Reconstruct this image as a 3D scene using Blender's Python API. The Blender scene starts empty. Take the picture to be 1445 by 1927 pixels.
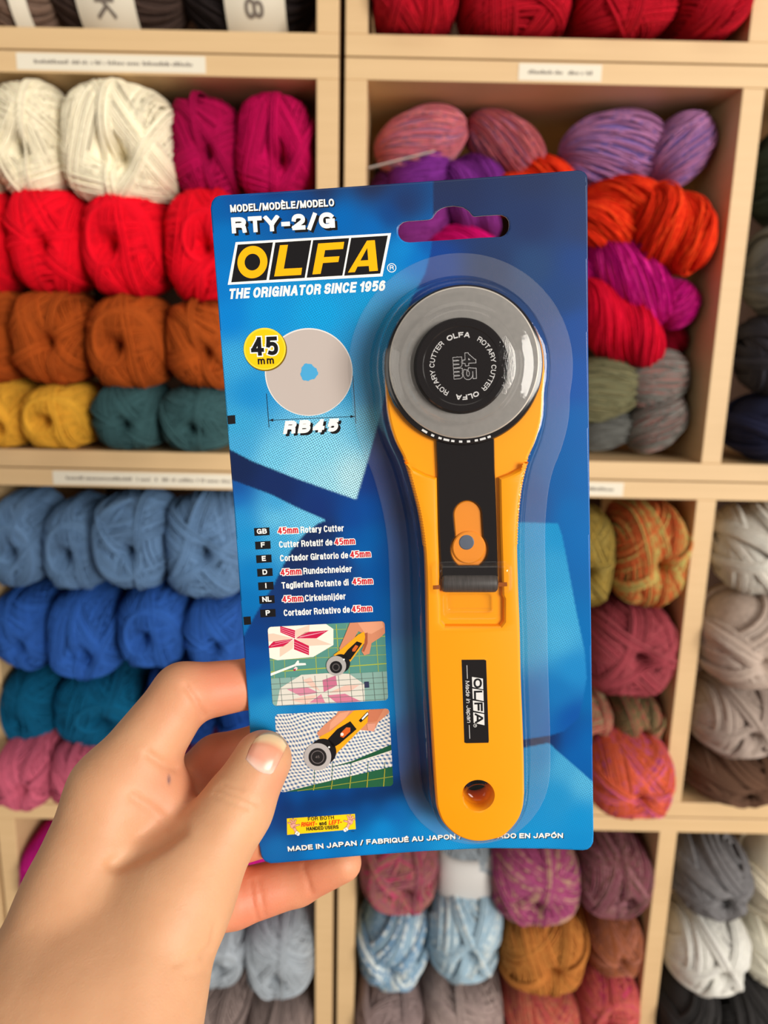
import bpy, bmesh, math, random
import numpy as np
from mathutils import Vector, Matrix
from mathutils.geometry import tessellate_polygon, delaunay_2d_cdt

# ------------------------------------------------------------------ camera, light, exposure
SC = bpy.context.scene
COL = SC.collection
FPX, CX, CY = 1450.0, 722.5, 963.5            # focal length and centre for the 1445 x 1927 frame
PITCH, ROLL = math.radians(12.7), math.radians(1.22)
CAM = np.array([0.0, 0.0, 1.45])
_R = np.array([1.0, 0, 0])
FWD = np.array([0, math.cos(PITCH), -math.sin(PITCH)])
_U = np.array([0, math.sin(PITCH), math.cos(PITCH)])
CXV = math.cos(ROLL) * _R + math.sin(ROLL) * _U
CYV = -math.sin(ROLL) * _R + math.cos(ROLL) * _U

cam_data = bpy.data.cameras.new('camera')
cam = bpy.data.objects.new('camera', cam_data)
COL.objects.link(cam)
cam.matrix_world = Matrix(((CXV[0], CYV[0], -FWD[0], CAM[0]), (CXV[1], CYV[1], -FWD[1], CAM[1]),
                           (CXV[2], CYV[2], -FWD[2], CAM[2]), (0, 0, 0, 1)))
cam_data.sensor_fit = 'VERTICAL'
cam_data.sensor_height = 36.0
cam_data.sensor_width = 27.0
cam_data.lens = FPX / 1927 * 36.0
cam_data.clip_start = 0.01
cam_data.dof.use_dof = True
cam_data.dof.focus_distance = 0.247
cam_data.dof.aperture_fstop = cam_data.lens / 2.3
SC.camera = cam

SC.view_settings.view_transform = 'Standard'
SC.view_settings.look = 'None'
SC.view_settings.exposure = 0.0
SC.view_settings.gamma = 1.0
SC.view_settings.use_curve_mapping = False
SC.cycles.transparent_max_bounces = 24
SC.cycles.caustics_reflective = False
SC.cycles.caustics_refractive = False

world = bpy.data.worlds.new('world')
SC.world = world
world.use_nodes = True
world.node_tree.nodes['Background'].inputs['Color'].default_value = (1.0, 0.95, 0.88, 1)
world.node_tree.nodes['Background'].inputs['Strength'].default_value = 0.17

def area_light(name, loc, target, sx, sy, power, color):
    d = bpy.data.lights.new(name, 'AREA')
    d.shape = 'RECTANGLE'; d.size = sx; d.size_y = sy; d.energy = power; d.color = color
    o = bpy.data.objects.new(name, d); COL.objects.link(o)
    o.location = loc
    o.rotation_euler = (Vector(target) - Vector(loc)).to_track_quat('-Z', 'Y').to_euler()
    return o
# daylight from the shop front behind the camera, a side window at the right, a ceiling panel and an added left fill
area_light('window_daylight', (2.25, -2.6, 1.85), (0.1, 0.8, 1.05), 1.7, 1.5, 178, (1.0, 0.95, 0.87))
area_light('side_window', (1.9, -0.05, 1.05), (0.0, 0.3, 1.05), 1.0, 2.0, 10, (1.0, 0.96, 0.90))
area_light('left_fill', (-1.9, -2.6, 1.5), (-0.1, 0.8, 1.0), 1.2, 1.4, 13, (1.0, 0.94, 0.85))  # fill added to brighten from the left, no window known there
area_light('ceiling_panel', (0.0, -0.35, 2.85), (0.0, 0.6, 1.0), 1.6, 0.8, 5, (1.0, 0.93, 0.82))

# ------------------------------------------------------------------ basic helpers
def lin(c):
    o = []
    for v in c[:3]:
        v = v / 255.0
        o.append(v / 12.92 if v <= 0.04045 else ((v + 0.055) / 1.055) ** 2.4)
    return o

def at(px, py, Y):
    """a point at distance Y in front of the camera"""
    v = FWD + (px - CX) / FPX * CXV - (py - CY) / FPX * CYV
    return CAM + v * (Y / v[1])

def mesh_np(name, V, F, smooth=True):
    """V (n,3); F list of arrays (m,k) of polygons"""
    me = bpy.data.meshes.new(name)
    V = np.asarray(V, np.float32)
    if not isinstance(F, list): F = [F]
    F = [np.asarray(f, np.int32) for f in F if len(f)]
    me.vertices.add(len(V)); me.vertices.foreach_set('co', V.ravel())
    loops = np.concatenate([f.ravel() for f in F])
    tot = np.concatenate([np.full(len(f), f.shape[1], np.int32) for f in F])
    start = np.concatenate([[0], np.cumsum(tot)[:-1]]).astype(np.int32)
    me.loops.add(len(loops)); me.loops.foreach_set('vertex_index', loops)
    me.polygons.add(len(tot)); me.polygons.foreach_set('loop_start', start); me.polygons.foreach_set('loop_total', tot)
    me.update(calc_edges=True)
    me.polygons.foreach_set('use_smooth', np.full(len(tot), smooth))
    me.validate()
    return me

def link(name, me, mat=None, parent=None):
    o = bpy.data.objects.new(name, me); COL.objects.link(o)
    if mat is not None: me.materials.append(mat)
    if parent is not None: o.parent = parent
    return o

def tag(o, label=None, cat=None, group=None, kind=None):
    if label: o['label'] = label
    if cat: o['category'] = cat
    if group: o['group'] = group
    if kind: o['kind'] = kind
    return o

def empty(name, mw=None):
    o = bpy.data.objects.new(name, None); COL.objects.link(o)
    o.empty_display_size = 0.02
    if mw is not None: o.matrix_world = mw
    return o

class NT:
    def __init__(s, name):
        s.m = bpy.data.materials.new(name); s.m.use_nodes = True
        s.t = s.m.node_tree; s.b = s.t.nodes['Principled BSDF']; s.out = s.t.nodes['Material Output']
    def n(s, typ, **kw):
        nd = s.t.nodes.new(typ)
        for k, v in kw.items():
            if k.startswith('i_'): nd.inputs[k[2:].replace('_', ' ')].default_value = v
            else: setattr(nd, k, v)
        return nd
    def l(s, a, b): s.t.links.new(a, b)
    def math(s, op, a, b=None):
        nd = s.t.nodes.new('ShaderNodeMath'); nd.operation = op
        for i, v in enumerate((a, b)):
            if v is None: continue
            if isinstance(v, (int, float)): nd.inputs[i].default_value = v
            else: s.l(v, nd.inputs[i])
        return nd.outputs[0]
    def mix(s, f, a, b, blend='MIX'):
        nd = s.t.nodes.new('ShaderNodeMix'); nd.data_type = 'RGBA'; nd.blend_type = blend
        for i, v in ((0, f), (6, a), (7, b)):
            if isinstance(v, (int, float)): nd.inputs[i].default_value = v
            elif isinstance(v, (tuple, list)): nd.inputs[i].default_value = (*v[:3], 1)
            else: s.l(v, nd.inputs[i])
        return nd.outputs[2]

_flat = {}
def flat_mat(rgb, rough=0.4, spec=0.5, metal=0.0, name=None):
    key = (tuple(rgb), rough, spec, metal)
    if key not in _flat:
        t = NT(name or 'ink_%d_%d_%d' % tuple(rgb[:3]))
        t.b.inputs['Roughness'].default_value = rough
        t.b.inputs['Specular IOR Level'].default_value = spec
        t.b.inputs['Metallic'].default_value = metal
        nz = t.n('ShaderNodeTexNoise'); nz.inputs['Scale'].default_value = 900
        c = lin(rgb)
        col = t.mix(nz.outputs['Fac'], [v * 0.94 for v in c], [min(1, v * 1.06) for v in c])
        t.l(col, t.b.inputs['Base Color'])
        _flat[key] = t.m
    return _flat[key]

# ------------------------------------------------------------------ wood shelving
def wood():
    t = NT('pale_pine_board')
    tc = t.n('ShaderNodeTexCoord'); mp = t.n('ShaderNodeMapping')
    mp.inputs['Scale'].default_value = (3, 3, 60)
    t.l(tc.outputs['Object'], mp.inputs['Vector'])
    nz = t.n('ShaderNodeTexNoise'); nz.inputs['Scale'].default_value = 2.2; nz.inputs['Detail'].default_value = 6
    t.l(mp.outputs['Vector'], nz.inputs['Vector'])
    col = t.mix(nz.outputs['Fac'], lin((206, 172, 126)), lin((220, 187, 141)))
    t.l(col, t.b.inputs['Base Color']); t.b.inputs['Roughness'].default_value = 0.55
    return t.m
WOOD = wood()
SHADEBACK = flat_mat((66, 44, 30), 0.7, 0.2, name='shade_toned_back')  # dark brown puts the shade inside the cubbies into the panel colour
PAPER = flat_mat((226, 218, 200), 0.7, 0.2, name='paper_strip')
DARKINK = flat_mat((120, 110, 102), 0.7, 0.2, name='faint_ink')

def box_bm(bm, x0, x1, y0, y1, z0, z1, bev=0.0008):
    r = bmesh.ops.create_cube(bm, size=1)
    for v in r['verts']:
        v.co = Vector(((x0 + x1) / 2 + v.co.x * (x1 - x0), (y0 + y1) / 2 + v.co.y * (y1 - y0), (z0 + z1) / 2 + v.co.z * (z1 - z0)))
    if bev:
        es = list({e for v in r['verts'] for e in v.link_edges})
        bmesh.ops.bevel(bm, geom=es, offset=bev, segments=2, affect='EDGES', profile=0.5)
def box_obj(name, b, mat, parent=None, bev=0.0008):
    bm = bmesh.new(); box_bm(bm, *b, bev=bev)
    me = bpy.data.meshes.new(name); bm.to_mesh(me); bm.free()
    return link(name, me, mat, parent)

D = 0.80                      # shelf front
DEPTH = 0.36
T = 0.0195
ZR = [0.1160, 0.5140, 0.9120, 1.3095, 1.7075, 2.1055]

o = box_obj('floor', (-3, 3, -2.5, D + DEPTH + 0.06, -0.05, 0), flat_mat((120, 100, 84), 0.6, name='floor_boards')); tag(o, kind='structure')
o = box_obj('wall_back', (-3, 3, D + DEPTH + 0.01, D + DEPTH + 0.06, 0, 2.8), flat_mat((196, 190, 180), 0.8, name='wall_paint')); tag(o, kind='structure')
o = box_obj('trim_1', (-0.86, 0.75, D, D + DEPTH, 0, ZR[1]), WOOD); tag(o, kind='structure')

def cubby(x0, x1, row, label, dividers=(), strip=None):
    z0, z1 = ZR[row], ZR[row + 1]
    e = empty('shelf_cubby', Matrix.Translation(((x0 + x1) / 2, D, z0)))
    tag(e, label, 'shelf', 'stacked wooden shelf cubbies')
    cx, cz = (x0 + x1) / 2, z0
    def P(name, b, mat=WOOD, bev=0.0008):
        return box_obj(name, (b[0] - cx, b[1] - cx, b[2] - D, b[3] - D, b[4] - cz, b[5] - cz), mat, e, bev)
    g = 0.0006
    P('bottom_board', (x0, x1, D, D + DEPTH, z0 + g, z0 + T))
    P('top_board', (x0, x1, D, D + DEPTH, z1 - T, z1 - g))
    P('side_panel', (x0, x0 + 0.021, D, D + DEPTH, z0 + T, z1 - T))
    P('side_panel', (x1 - 0.021, x1, D, D + DEPTH, z0 + T, z1 - T))
    P('back_panel', (x0 + 0.021, x1 - 0.021, D + DEPTH - 0.008, D + DEPTH - 0.002, z0 + T, z1 - T), SHADEBACK)['label'] = 'back panel coloured dark for the shade inside'
    for d in dividers: P('divider', (d - 0.0105, d + 0.0105, D + 0.0005, D + DEPTH - 0.009, z0 + T, z1 - T))
    if strip:
        s0, s1, ins = strip[:3]
        zc = z1 - T / 2
        lb = P('paper_label', (s0, s1, D - 0.0005, D + 0.0002, zc - 0.0075, zc + 0.007), PAPER, 0)
        rnd = random.Random(int(s0 * 1e4))
        bm = bmesh.new(); x = s0 + ins
        while x < s1 - ins:
            w = rnd.uniform(0.001, 0.002); h = rnd.choice((0.0022, 0.0022, 0.0034))
            if rnd.random() < 0.84:
                box_bm(bm, x - cx, x + w - cx, -0.0007, -0.0004, zc - 0.0018 - cz, zc - 0.0018 + h - cz, 0)
            x += w + rnd.uniform(0.0004, 0.0009)
        me = bpy.data.meshes.new('faint_lettering'); bm.to_mesh(me); bm.free()
        link('faint_lettering', me, DARKINK, lb)
    return e
LX0, LX1, RX0, RX1 = -0.4465, -0.0515, -0.0455, 0.729
DV = 0.3415
cubby(LX0, LX1, 4, 'top left pine cubby holding the banded dark brown yarn')
cubby(LX0, LX1, 3, 'left pine cubby of cream, crimson, red, rust and mustard skeins', strip=(-0.355, -0.177, 0.012))
cubby(LX0, LX1, 2, 'left pine cubby of blue, teal and pink skeins above the wrist', strip=(-0.350, -0.150, 0.014))
cubby(LX0, LX1, 1, 'left pine cubby behind the wrist with magenta and pale grey skeins')
cubby(RX0, RX1, 4, 'top right pine cubby holding the row of deep red skeins', (DV,))
cubby(RX0, RX1, 3, 'right pine cubby of pink, mauve, orange, magenta and grey hanks', (DV,), strip=(0.118, 0.196, 0.009))
cubby(RX0, RX1, 2, 'right pine cubby of orange, rose and taupe skeins beside the card', (DV,), strip=(0.095, 0.252, 0.012))
cubby(RX0, RX1, 1, 'bottom right pine cubby of blue, golden, coral and white skeins', (DV,))
cubby(-0.8465, -0.4515, 1, 'pine cubby at the lower left frame edge holding dark yarn')

# ------------------------------------------------------------------ yarn
def super_r(d, p):
    return (np.abs(d) ** p).sum(-1) ** (-1.0 / p)

def tubes(paths, rad, closed, sides=5):
    """paths (m,n,3) -> verts, quads, per-vertex strand index"""
    m, n, _ = paths.shape
    if closed: tan = np.roll(paths, -1, 1) - np.roll(paths, 1, 1)
    else:
        tan = np.gradient(paths, axis=1)
    tan /= np.linalg.norm(tan, axis=-1, keepdims=True) + 1e-9
    out = paths / (np.linalg.norm(paths, axis=-1, keepdims=True) + 1e-9)
    b1 = np.cross(tan, out); b1 /= np.linalg.norm(b1, axis=-1, keepdims=True) + 1e-9
    b2 = np.cross(tan, b1)
    a = np.arange(sides) / sides * 2 * np.pi
    rad = np.broadcast_to(np.asarray(rad, float).reshape(-1, 1, 1, 1) if np.ndim(rad) == 1 else rad, (m, 1, 1, 1)) if np.ndim(rad) <= 1 else rad
    V = paths[:, :, None] + rad * (np.cos(a)[None, None, :, None] * b1[:, :, None] + np.sin(a)[None, None, :, None] * b2[:, :, None])
    idx = np.arange(m * n * sides).reshape(m, n, sides)
    nx = np.roll(idx, -1, 1) if closed else idx[:, 1:]
    cur = idx if closed else idx[:, :-1]
    q = np.stack([cur, np.roll(cur, -1, 2), np.roll(nx, -1, 2), nx], -1).reshape(-1, 4)
    sid = np.repeat(np.arange(m), n * sides)
    return V.reshape(-1, 3), q, sid

def uv_body(rf, nu=40, nv=24):
    u = np.arange(nu) / nu * 2 * np.pi; v = (np.arange(nv) + 0.5) / nv * np.pi
    d = np.stack([np.sin(v)[:, None] * np.cos(u), -np.cos(v)[:, None] * np.ones(nu), np.sin(v)[:, None] * np.sin(u)], -1)
    V = rf(d).reshape(-1, 3)
    idx = np.arange(nu * nv).reshape(nv, nu)
    a, b = idx[:-1], idx[1:]
    q = np.stack([a, np.roll(a, -1, 1), np.roll(b, -1, 1), b], -1).reshape(-1, 4)
    V = np.vstack([V, rf(np.array([[0, -1.0, 0]])), rf(np.array([[0, 1.0, 0]]))])
    n0 = nu * nv
    t0 = np.stack([np.full(nu, n0), np.roll(idx[0], -1), idx[0]], -1)
    t1 = np.stack([np.full(nu, n0 + 1), idx[-1], np.roll(idx[-1], -1)], -1)
    return V, q, np.vstack([t0, t1])

def finish_yarn(name, parts, seed, unit=True):
    rng = np.random.default_rng(seed)
    Vs, Q, Tn, sv = [], [], [], []
    off = 0
    for V, q, t, sid in parts:
        Vs.append(V); Q.append(q + off)
        if t is not None: Tn.append(t + off)
        r = rng.random(int(sid.max()) + 1)
        sv.append(r[sid]); off += len(V)
    A = np.vstack(Vs)
    if unit:
        lo, hi = A.min(0), A.max(0); A = (A - (lo + hi) / 2) / ((hi - lo) / 2)
    me = mesh_np(name, A, [np.vstack(Q)] + ([np.vstack(Tn)] if Tn else []))
    a = me.attributes.new('strand', 'FLOAT', 'POINT'); a.data.foreach_set('value', np.concatenate(sv).astype(np.float32))
    return me

def skein_mesh(seed, bands=12, per=11, p=3.0, thick=0.025, hole=0.30, spiral=0):
    rng = np.random.default_rng(seed)
    hx0, hz0 = rng.uniform(-0.2, 0.2), rng.uniform(-0.28, 0.08)      # the pull hole is seldom central
    def surf(d, lift=0.0):
        r = super_r(d, p) * (1 + np.asarray(lift))
        rho = np.hypot(d[..., 0] - hx0, d[..., 2] - hz0)
        dent = (0.6 * hole * np.exp(-(rho / 0.27) ** 2) + 0.28 * np.exp(-(rho / 0.12) ** 2)) * (d[..., 1] < 0)
        P = d * r[..., None]
        P[..., 1] *= (1 - dent)
        return P
    V, q, t = uv_body(lambda d: surf(d, -0.085) )
    parts = [(V, q, t, np.zeros(len(V), int))]
    n = 64
    s = np.arange(n) / n * 2 * np.pi
    paths, rads = [], []
    ph = rng.uniform(0, 6.28)
    for k in range(bands):
        ph += 2.39996 + rng.normal(0, 0.3)
        lift = -0.06 + 0.085 * k / bands
        if k < bands * 0.42: dc = rng.uniform(0.55, 0.8); m = per + 4
        elif k >= bands - 2: dc = rng.uniform(0.08, 0.2); m = max(4, per // 2); lift += 0.02     # loose bundles crossing the end
        else: dc = rng.uniform(0.24, 0.5); m = per
        tilt = rng.normal(0, 0.16)
        nrm = np.array([math.cos(ph), tilt, math.sin(ph)]); nrm /= np.linalg.norm(nrm)
        if k >= bands * 0.42: dc += nrm[0] * hx0 + nrm[2] * hz0
        e1 = np.cross(nrm, [0, 1, 0]); e1 /= np.linalg.norm(e1); e2 = np.cross(nrm, e1)
        for j in range(m):
            d0 = dc + (j - m / 2) * (0.054 if thick > 0.04 else 0.041) + rng.normal(0, 0.007)
            if abs(d0) > 0.97: continue
            n2 = nrm + rng.normal(0, 0.025, 3); n2 /= np.linalg.norm(n2)
            c = math.sqrt(1 - d0 * d0)
            d = n2 * d0 + c * (np.cos(s)[:, None] * e1 + np.sin(s)[:, None] * e2)
            d /= np.linalg.norm(d, axis=1, keepdims=True)
            arch = 0.03 * (1 - ((j - m / 2) / (m / 2)) ** 2)
            paths.append(surf(d, lift + arch + 0.008 * rng.normal() + 0.008 * np.sin(s * 3 + rng.uniform(0, 6)))); rads.append(thick * rng.uniform(0.8, 1.2))
    V, q, sid = tubes(np.array(paths), np.array(rads), True)
    parts.append((V, q, None, sid))
    if spiral:                                  # the inner end coiling into the hole
        paths = []
        for k in range(spiral):
            u = np.linspace(0, 1, 64); a0 = rng.uniform(0, 6.28) if k == 0 else a0 + 0.07
            rho = (0.86 - 0.05 * (k % 9)) * (1 - u) ** 0.8 + 0.06 + 0.012 * (k % 9)
            an = a0 + 6.6 * u
            xx, zz = rho * np.cos(an) + hx0 * u, rho * np.sin(an) + hz0 * u
            d = np.stack([xx, -np.sqrt(np.clip(1 - xx ** 2 - zz ** 2, 0.02, 1)), zz], -1); d /= np.linalg.norm(d, axis=1, keepdims=True)
            paths.append(surf(d, 0.0 + 0.05 * math.sin((k + .5) / spiral * math.pi) * np.ones(64)))
        V, q, sid = tubes(np.array(paths), thick * rng.uniform(0.9, 1.3, spiral), False)
        parts.append((V, q, None, sid))
    return finish_yarn('yarn_skein', parts, seed)

def hank_mesh(seed, strands=105, twist=1.3, groove=0.2, messy=0.02, thick=0.027):
    rng = np.random.default_rng(seed)
    def rad(th, s):
        g = np.abs(np.cos((th - twist * s) )) ** 6
        return (1 - s * s).clip(0, 1) ** 0.42 * (1 - groove * g)
    def P(th, s, lift):
        r = rad(th, s) * (1 + lift)
        return np.stack([s * (1 + 0.4 * lift), r * np.cos(th), r * np.sin(th)], -1)
    def body(d):
        s = np.clip(d[..., 1], -0.999, 0.999); th = np.arctan2(d[..., 2], d[..., 0])
        return P(th, s, -0.06)
    V, q, t = uv_body(body)
    parts = [(V, q, t, np.zeros(len(V), int))]
    s = -np.cos(np.linspace(0.06, math.pi - 0.06, 44))
    paths = []
    for k in range(strands):
        th = k / strands * 2 * math.pi + twist * s * rng.uniform(0.85, 1.1) + rng.normal(0, messy * 2) + messy * 3 * np.sin(s * rng.uniform(2, 5) + rng.uniform(0, 6))
        paths.append(P(th, s, rng.normal(0, messy) + messy * np.sin(s * rng.uniform(3, 7) + rng.uniform(0, 6))))
    V, q, sid = tubes(np.array(paths), thick * rng.uniform(0.7, 1.2, strands), False)
    parts.append((V, q, None, sid))
    return finish_yarn('yarn_hank', parts, seed, True)

SKEINS = [skein_mesh(100 + i, bands=10 + i % 4, hole=(0.42, 0.3, 0.5, 0.25)[i % 4], spiral=9 if i in (2, 4, 8) else 0) for i in range(9)]
BULKY = [skein_mesh(300 + i, bands=9, per=5, p=2.3, thick=0.058, hole=0.4) for i in range(3)]
HANKS = [hank_mesh(200, twist=1.2), hank_mesh(201, twist=0.6, groove=0.1), hank_mesh(202, twist=1.7, groove=0.25),
         hank_mesh(203, strands=110, twist=2.0, groove=0.3, messy=0.04, thick=0.03)]
CIGAR = hank_mesh(210, strands=110, twist=0.5, groove=0.0, messy=0.015, thick=0.028)
for m in SKEINS + BULKY + HANKS + [CIGAR]: m.materials.append(None)

def yarn_mat(c0, c1=None, c2=None, scale=2.0, fuzz=0.25):
    t = NT('wool')
    at_ = t.n('ShaderNodeAttribute', attribute_name='strand')
    tc = t.n('ShaderNodeTexCoord')
    nz = t.n('ShaderNodeTexNoise'); nz.inputs['Scale'].default_value = 9 * scale / 2; nz.inputs['Detail'].default_value = 4
    t.l(tc.outputs['Object'], nz.inputs['Vector'])
    col = lin(c0)
    if c1 is not None:
        f = t.math('ADD', t.math('MULTIPLY', nz.outputs['Fac'], 1.0), t.math('MULTIPLY', at_.outputs['Fac'], 0.55))
        rp = t.n('ShaderNodeValToRGB'); t.l(f, rp.inputs['Fac'])
        e = rp.color_ramp.elements
        e[0].position = 0.62; e[0].color = (*lin(c0), 1)
        e[1].position = 0.86; e[1].color = (*lin(c1), 1)
        if c2 is not None:
            x = rp.color_ramp.elements.new(1.0); x.color = (*lin(c2), 1)
        col = rp.outputs['Color']
    v = t.n('ShaderNodeMapRange'); v.inputs['To Min'].default_value = 1.0; v.inputs['To Max'].default_value = 1.4
    t.l(at_.outputs['Fac'], v.inputs['Value'])
    hsv = t.n('ShaderNodeHueSaturation'); t.l(v.outputs['Result'], hsv.inputs['Value'])
    if isinstance(col, list): hsv.inputs['Color'].default_value = (*col, 1)
    else: t.l(col, hsv.inputs['Color'])
    t.l(hsv.outputs['Color'], t.b.inputs['Base Color'])
    t.b.inputs['Roughness'].default_value = 0.85
    t.b.inputs['Specular IOR Level'].default_value = 0.2
    t.b.inputs['Sheen Weight'].default_value = fuzz
    t.b.inputs['Sheen Roughness'].default_value = 0.5
    t.l(hsv.outputs['Color'], t.b.inputs['Sheen Tint'])
    fn = t.n('ShaderNodeTexNoise'); fn.inputs['Scale'].default_value = 46; fn.inputs['Detail'].default_value = 3
    mp = t.n('ShaderNodeMapping'); mp.inputs['Scale'].default_value = (1, 1, 1); t.l(tc.outputs['Object'], mp.inputs['Vector']); t.l(mp.outputs['Vector'], fn.inputs['Vector'])
    bp = t.n('ShaderNodeBump'); bp.inputs['Strength'].default_value = 0.5; bp.inputs['Distance'].default_value = 0.02
    t.l(fn.outputs['Fac'], bp.inputs['Height']); t.l(bp.outputs['Normal'], t.b.inputs['Normal'])
    return t.m
_ym = {}
def ym(*c):
    if c not in _ym: _ym[c] = yarn_mat(*c)
    return _ym[c]

_yr = random.Random(5)
_cnt = [0]
def yarn(box, colors, label, group, kind='s', tilt=None, Y=0.048, hd=None, var=None):
    """box = extent seen in the photo (x0, y0, x1, y1); Y = centre depth behind the shelf front; hd = half depth"""
    x0, y0, x1, y1 = box
    _cnt[0] += 1
    if kind in 'sb':                            # skeins lie end-on, about 16 cm long
        hd = hd or 0.065; Yc = D + Y - 0.016
    else: hd = hd or 0.05; Yc = D + Y
    c = at((x0 + x1) / 2, (y0 + y1) / 2, Yc)
    zc = (c - CAM) @ FWD
    ft = 1.05 if kind in 'sb' else 1.13
    hx = (x1 - x0) / 2 * zc / FPX * ft; hz = (y1 - y0) / 2 * zc / FPX * ft
    # keep it inside its cubby: on the board, under the board above, between the uprights
    row = max([i for i in range(1, 5) if c[2] > ZR[i]] or [1]); lo_z, hi_z = ZR[row] + T + 0.0012, ZR[row + 1] - T - 0.0012
    for b0, b1 in ((-0.83, -0.473), (LX0 + 0.022, LX1 - 0.022), (RX0 + 0.022, DV - 0.0115), (DV + 0.0115, RX1 - 0.022)):
        if b0 - 0.02 < c[0] < b1 + 0.02:
            l, r = max(b0, c[0] - hx), min(b1, c[0] + hx)
            c[0] = (l + r) / 2; hx = (r - l) / 2
    l, r = max(lo_z, c[2] - hz), min(hi_z, c[2] + hz); c[2] = (l + r) / 2; hz = (r - l) / 2
    if kind == 's': me = SKEINS[(_cnt[0] * 5) % len(SKEINS)] if var is None else SKEINS[var]
    elif kind == 'b': me = BULKY[(var if var is not None else _cnt[0]) % len(BULKY)]
    elif kind == 'h': me = HANKS[var if var is not None else _cnt[0] % 3]
    else: me = CIGAR
    name = {'s': 'yarn_skein', 'b': 'yarn_skein', 'h': 'yarn_hank', 'c': 'yarn_ball'}[kind]
    o = bpy.data.objects.new(name, me); COL.objects.link(o)
    o.location = c
    if kind in 'sb':
        o.scale = (hx, hd, hz)
        o.rotation_euler = (0.05, 0 if tilt is None else tilt, _yr.uniform(-0.05, 0.05))
    elif kind == 'h':
        t = tilt or 0; k = 1.4
        ra = hx / math.hypot(k * math.cos(t), math.sin(t)); rb = hz / math.hypot(k * math.sin(t), math.cos(t))
        q = 0.4 * min(ra, rb) + 0.6 * max(ra, rb)
        mx, mz = hx / (q * math.hypot(k * math.cos(t), math.sin(t))), hz / (q * math.hypot(k * math.sin(t), math.cos(t)))
        A, B = k * q * (1 if mx > 1 else mx), q * (1 if mz > 1 else mz)
        ex, ez = math.hypot(A * math.cos(t), B * math.sin(t)), math.hypot(A * math.sin(t), B * math.cos(t))
        for b0, b1 in ((RX0 + 0.022, DV - 0.0115), (DV + 0.0115, RX1 - 0.022)):
            if b0 < c[0] < b1: c[0] = min(max(c[0], b0 + ex), b1 - ex)
        c[2] = min(max(c[2], lo_z + ez), hi_z - ez)
        o.matrix_world = Matrix.Translation(c) @ Matrix.Rotation(-t, 4, 'Y') @ Matrix.Diagonal((A, hd, B, 1))
    else:
        o.scale = (hx, hd, hz)
    o.material_slots[0].link = 'OBJECT'
    o.material_slots[0].material = ym(*colors)
    tag(o, label, 'yarn', group)
    return o

# --- top left cubby: banded dark yarn
G = 'banded brown yarn in the top left cubby'
bands = []
def band(o, x0, x1, glyphs):
    """paper band around a cigar shaped ball, between photo columns x0..x1 of its own extent (-1..1)"""
    n = 72; th = np.arange(n) / n * 2 * np.pi; xs = np.linspace(x0, x1, 7)
    V = []
    for x in xs:
        r = max(0.2, (1 - x * x)) ** 0.42 * 1.055
        V.append(np.stack([np.full(n, x), r * np.cos(th), r * np.sin(th)], -1))
    idx = np.arange(n * 7).reshape(7, n)
    q = np.stack([idx[:-1], np.roll(idx[:-1], -1, 1), np.roll(idx[1:], -1, 1), idx[1:]], -1).reshape(-1, 4)
    b = link('paper_band', mesh_np('paper_band', np.vstack(V), q), flat_mat((226, 218, 200), 0.6, 0.3, name='cream_band'), o)
    return b
yA = yarn((-170, -150, 108, 66), ((120, 96, 82),), 'taupe brown ball with cream paper band, against the left frame edge', G, 'c', Y=0.07, hd=0.06)
yB = yarn((100, -150, 352, 66), ((66, 50, 44),), 'dark brown ball with cream paper band, between taupe and blackish balls', G, 'c', Y=0.07, hd=0.06)
yC = yarn((348, -150, 594, 66), ((38, 30, 30),), 'blackish brown ball with cream paper band beside the left upright', G, 'c', Y=0.07, hd=0.06)
BANDED = [(yA, 0.2, 0.5), (yB, -0.38, 0.36), (yC, -0.22, 0.56)]
for (o_, a_, b_) in BANDED: bands.append(band(o_, a_, b_, None))

# --- top right: deep red row
G = 'deep red skeins in the top right cubby'
RED1 = ((186, 12, 36),)
yarn((684, -70, 858, 72), RED1, 'deep red skein cut by the top edge, next to the double upright', G)
yarn((858, -70, 1068, 76), RED1, 'deep red wide skein cut by the top edge, second from the double upright', G)
yarn((1068, -70, 1258, 78), RED1, 'deep red skein cut by the top edge, third from the double upright', G)
yarn((1256, -70, 1408, 82), RED1, 'deep red skein cut by the top edge, against the right hand upright', G)

# --- left cubby, second row of boxes
G = 'cream skeins in the left cubby'
CREAM = ((246, 236, 208),)
yarn((-115, 158, 20, 366), CREAM, 'cream skein cut off by the left frame edge', G)
yarn((14, 148, 146, 378), CREAM, 'narrower whole cream skein with crossed strands', G, var=3)
yarn((134, 142, 334, 384), CREAM, 'widest cream skein with loose strands, touching the crimson skein', G, var=6, Y=0.04)
G = 'crimson skeins in the left cubby'
CRIM = ((168, 0, 72),)
yarn((333, 158, 462, 378), CRIM, 'dark crimson skein beside the widest cream skein', G, Y=0.075)
yarn((448, 178, 592, 378), ((182, 0, 78),), 'crimson skein against the upright, under the shelf board', G, Y=0.07)
G = 'bright red skeins in the left cubby'
RED = ((236, 4, 34),)
yarn((-85, 362, 44, 545), RED, 'bright red skein cut off by the left frame edge', G)
yarn((40, 364, 182, 550), RED, 'bright red skein below the narrower cream skein', G)
yarn((180, 366, 326, 555), RED, 'bright red skein with a spiral end, below the widest cream skein', G, var=2)
yarn((326, 368, 470, 565), RED, 'bright red skein partly hidden by the card', G)
G = 'rust brown skeins in the left cubby'
RUST = ((172, 78, 22),)
yarn((-85, 545, 50, 714), RUST, 'rust brown skein cut off by the left frame edge', G)
yarn((48, 552, 188, 718), RUST, 'rust brown skein above the whole mustard skein', G)
yarn((186, 555, 330, 726), RUST, 'rust brown skein above the first whole teal skein', G, var=2)
yarn((328, 563, 470, 724), RUST, 'rust brown skein partly hidden by the card', G)
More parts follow.
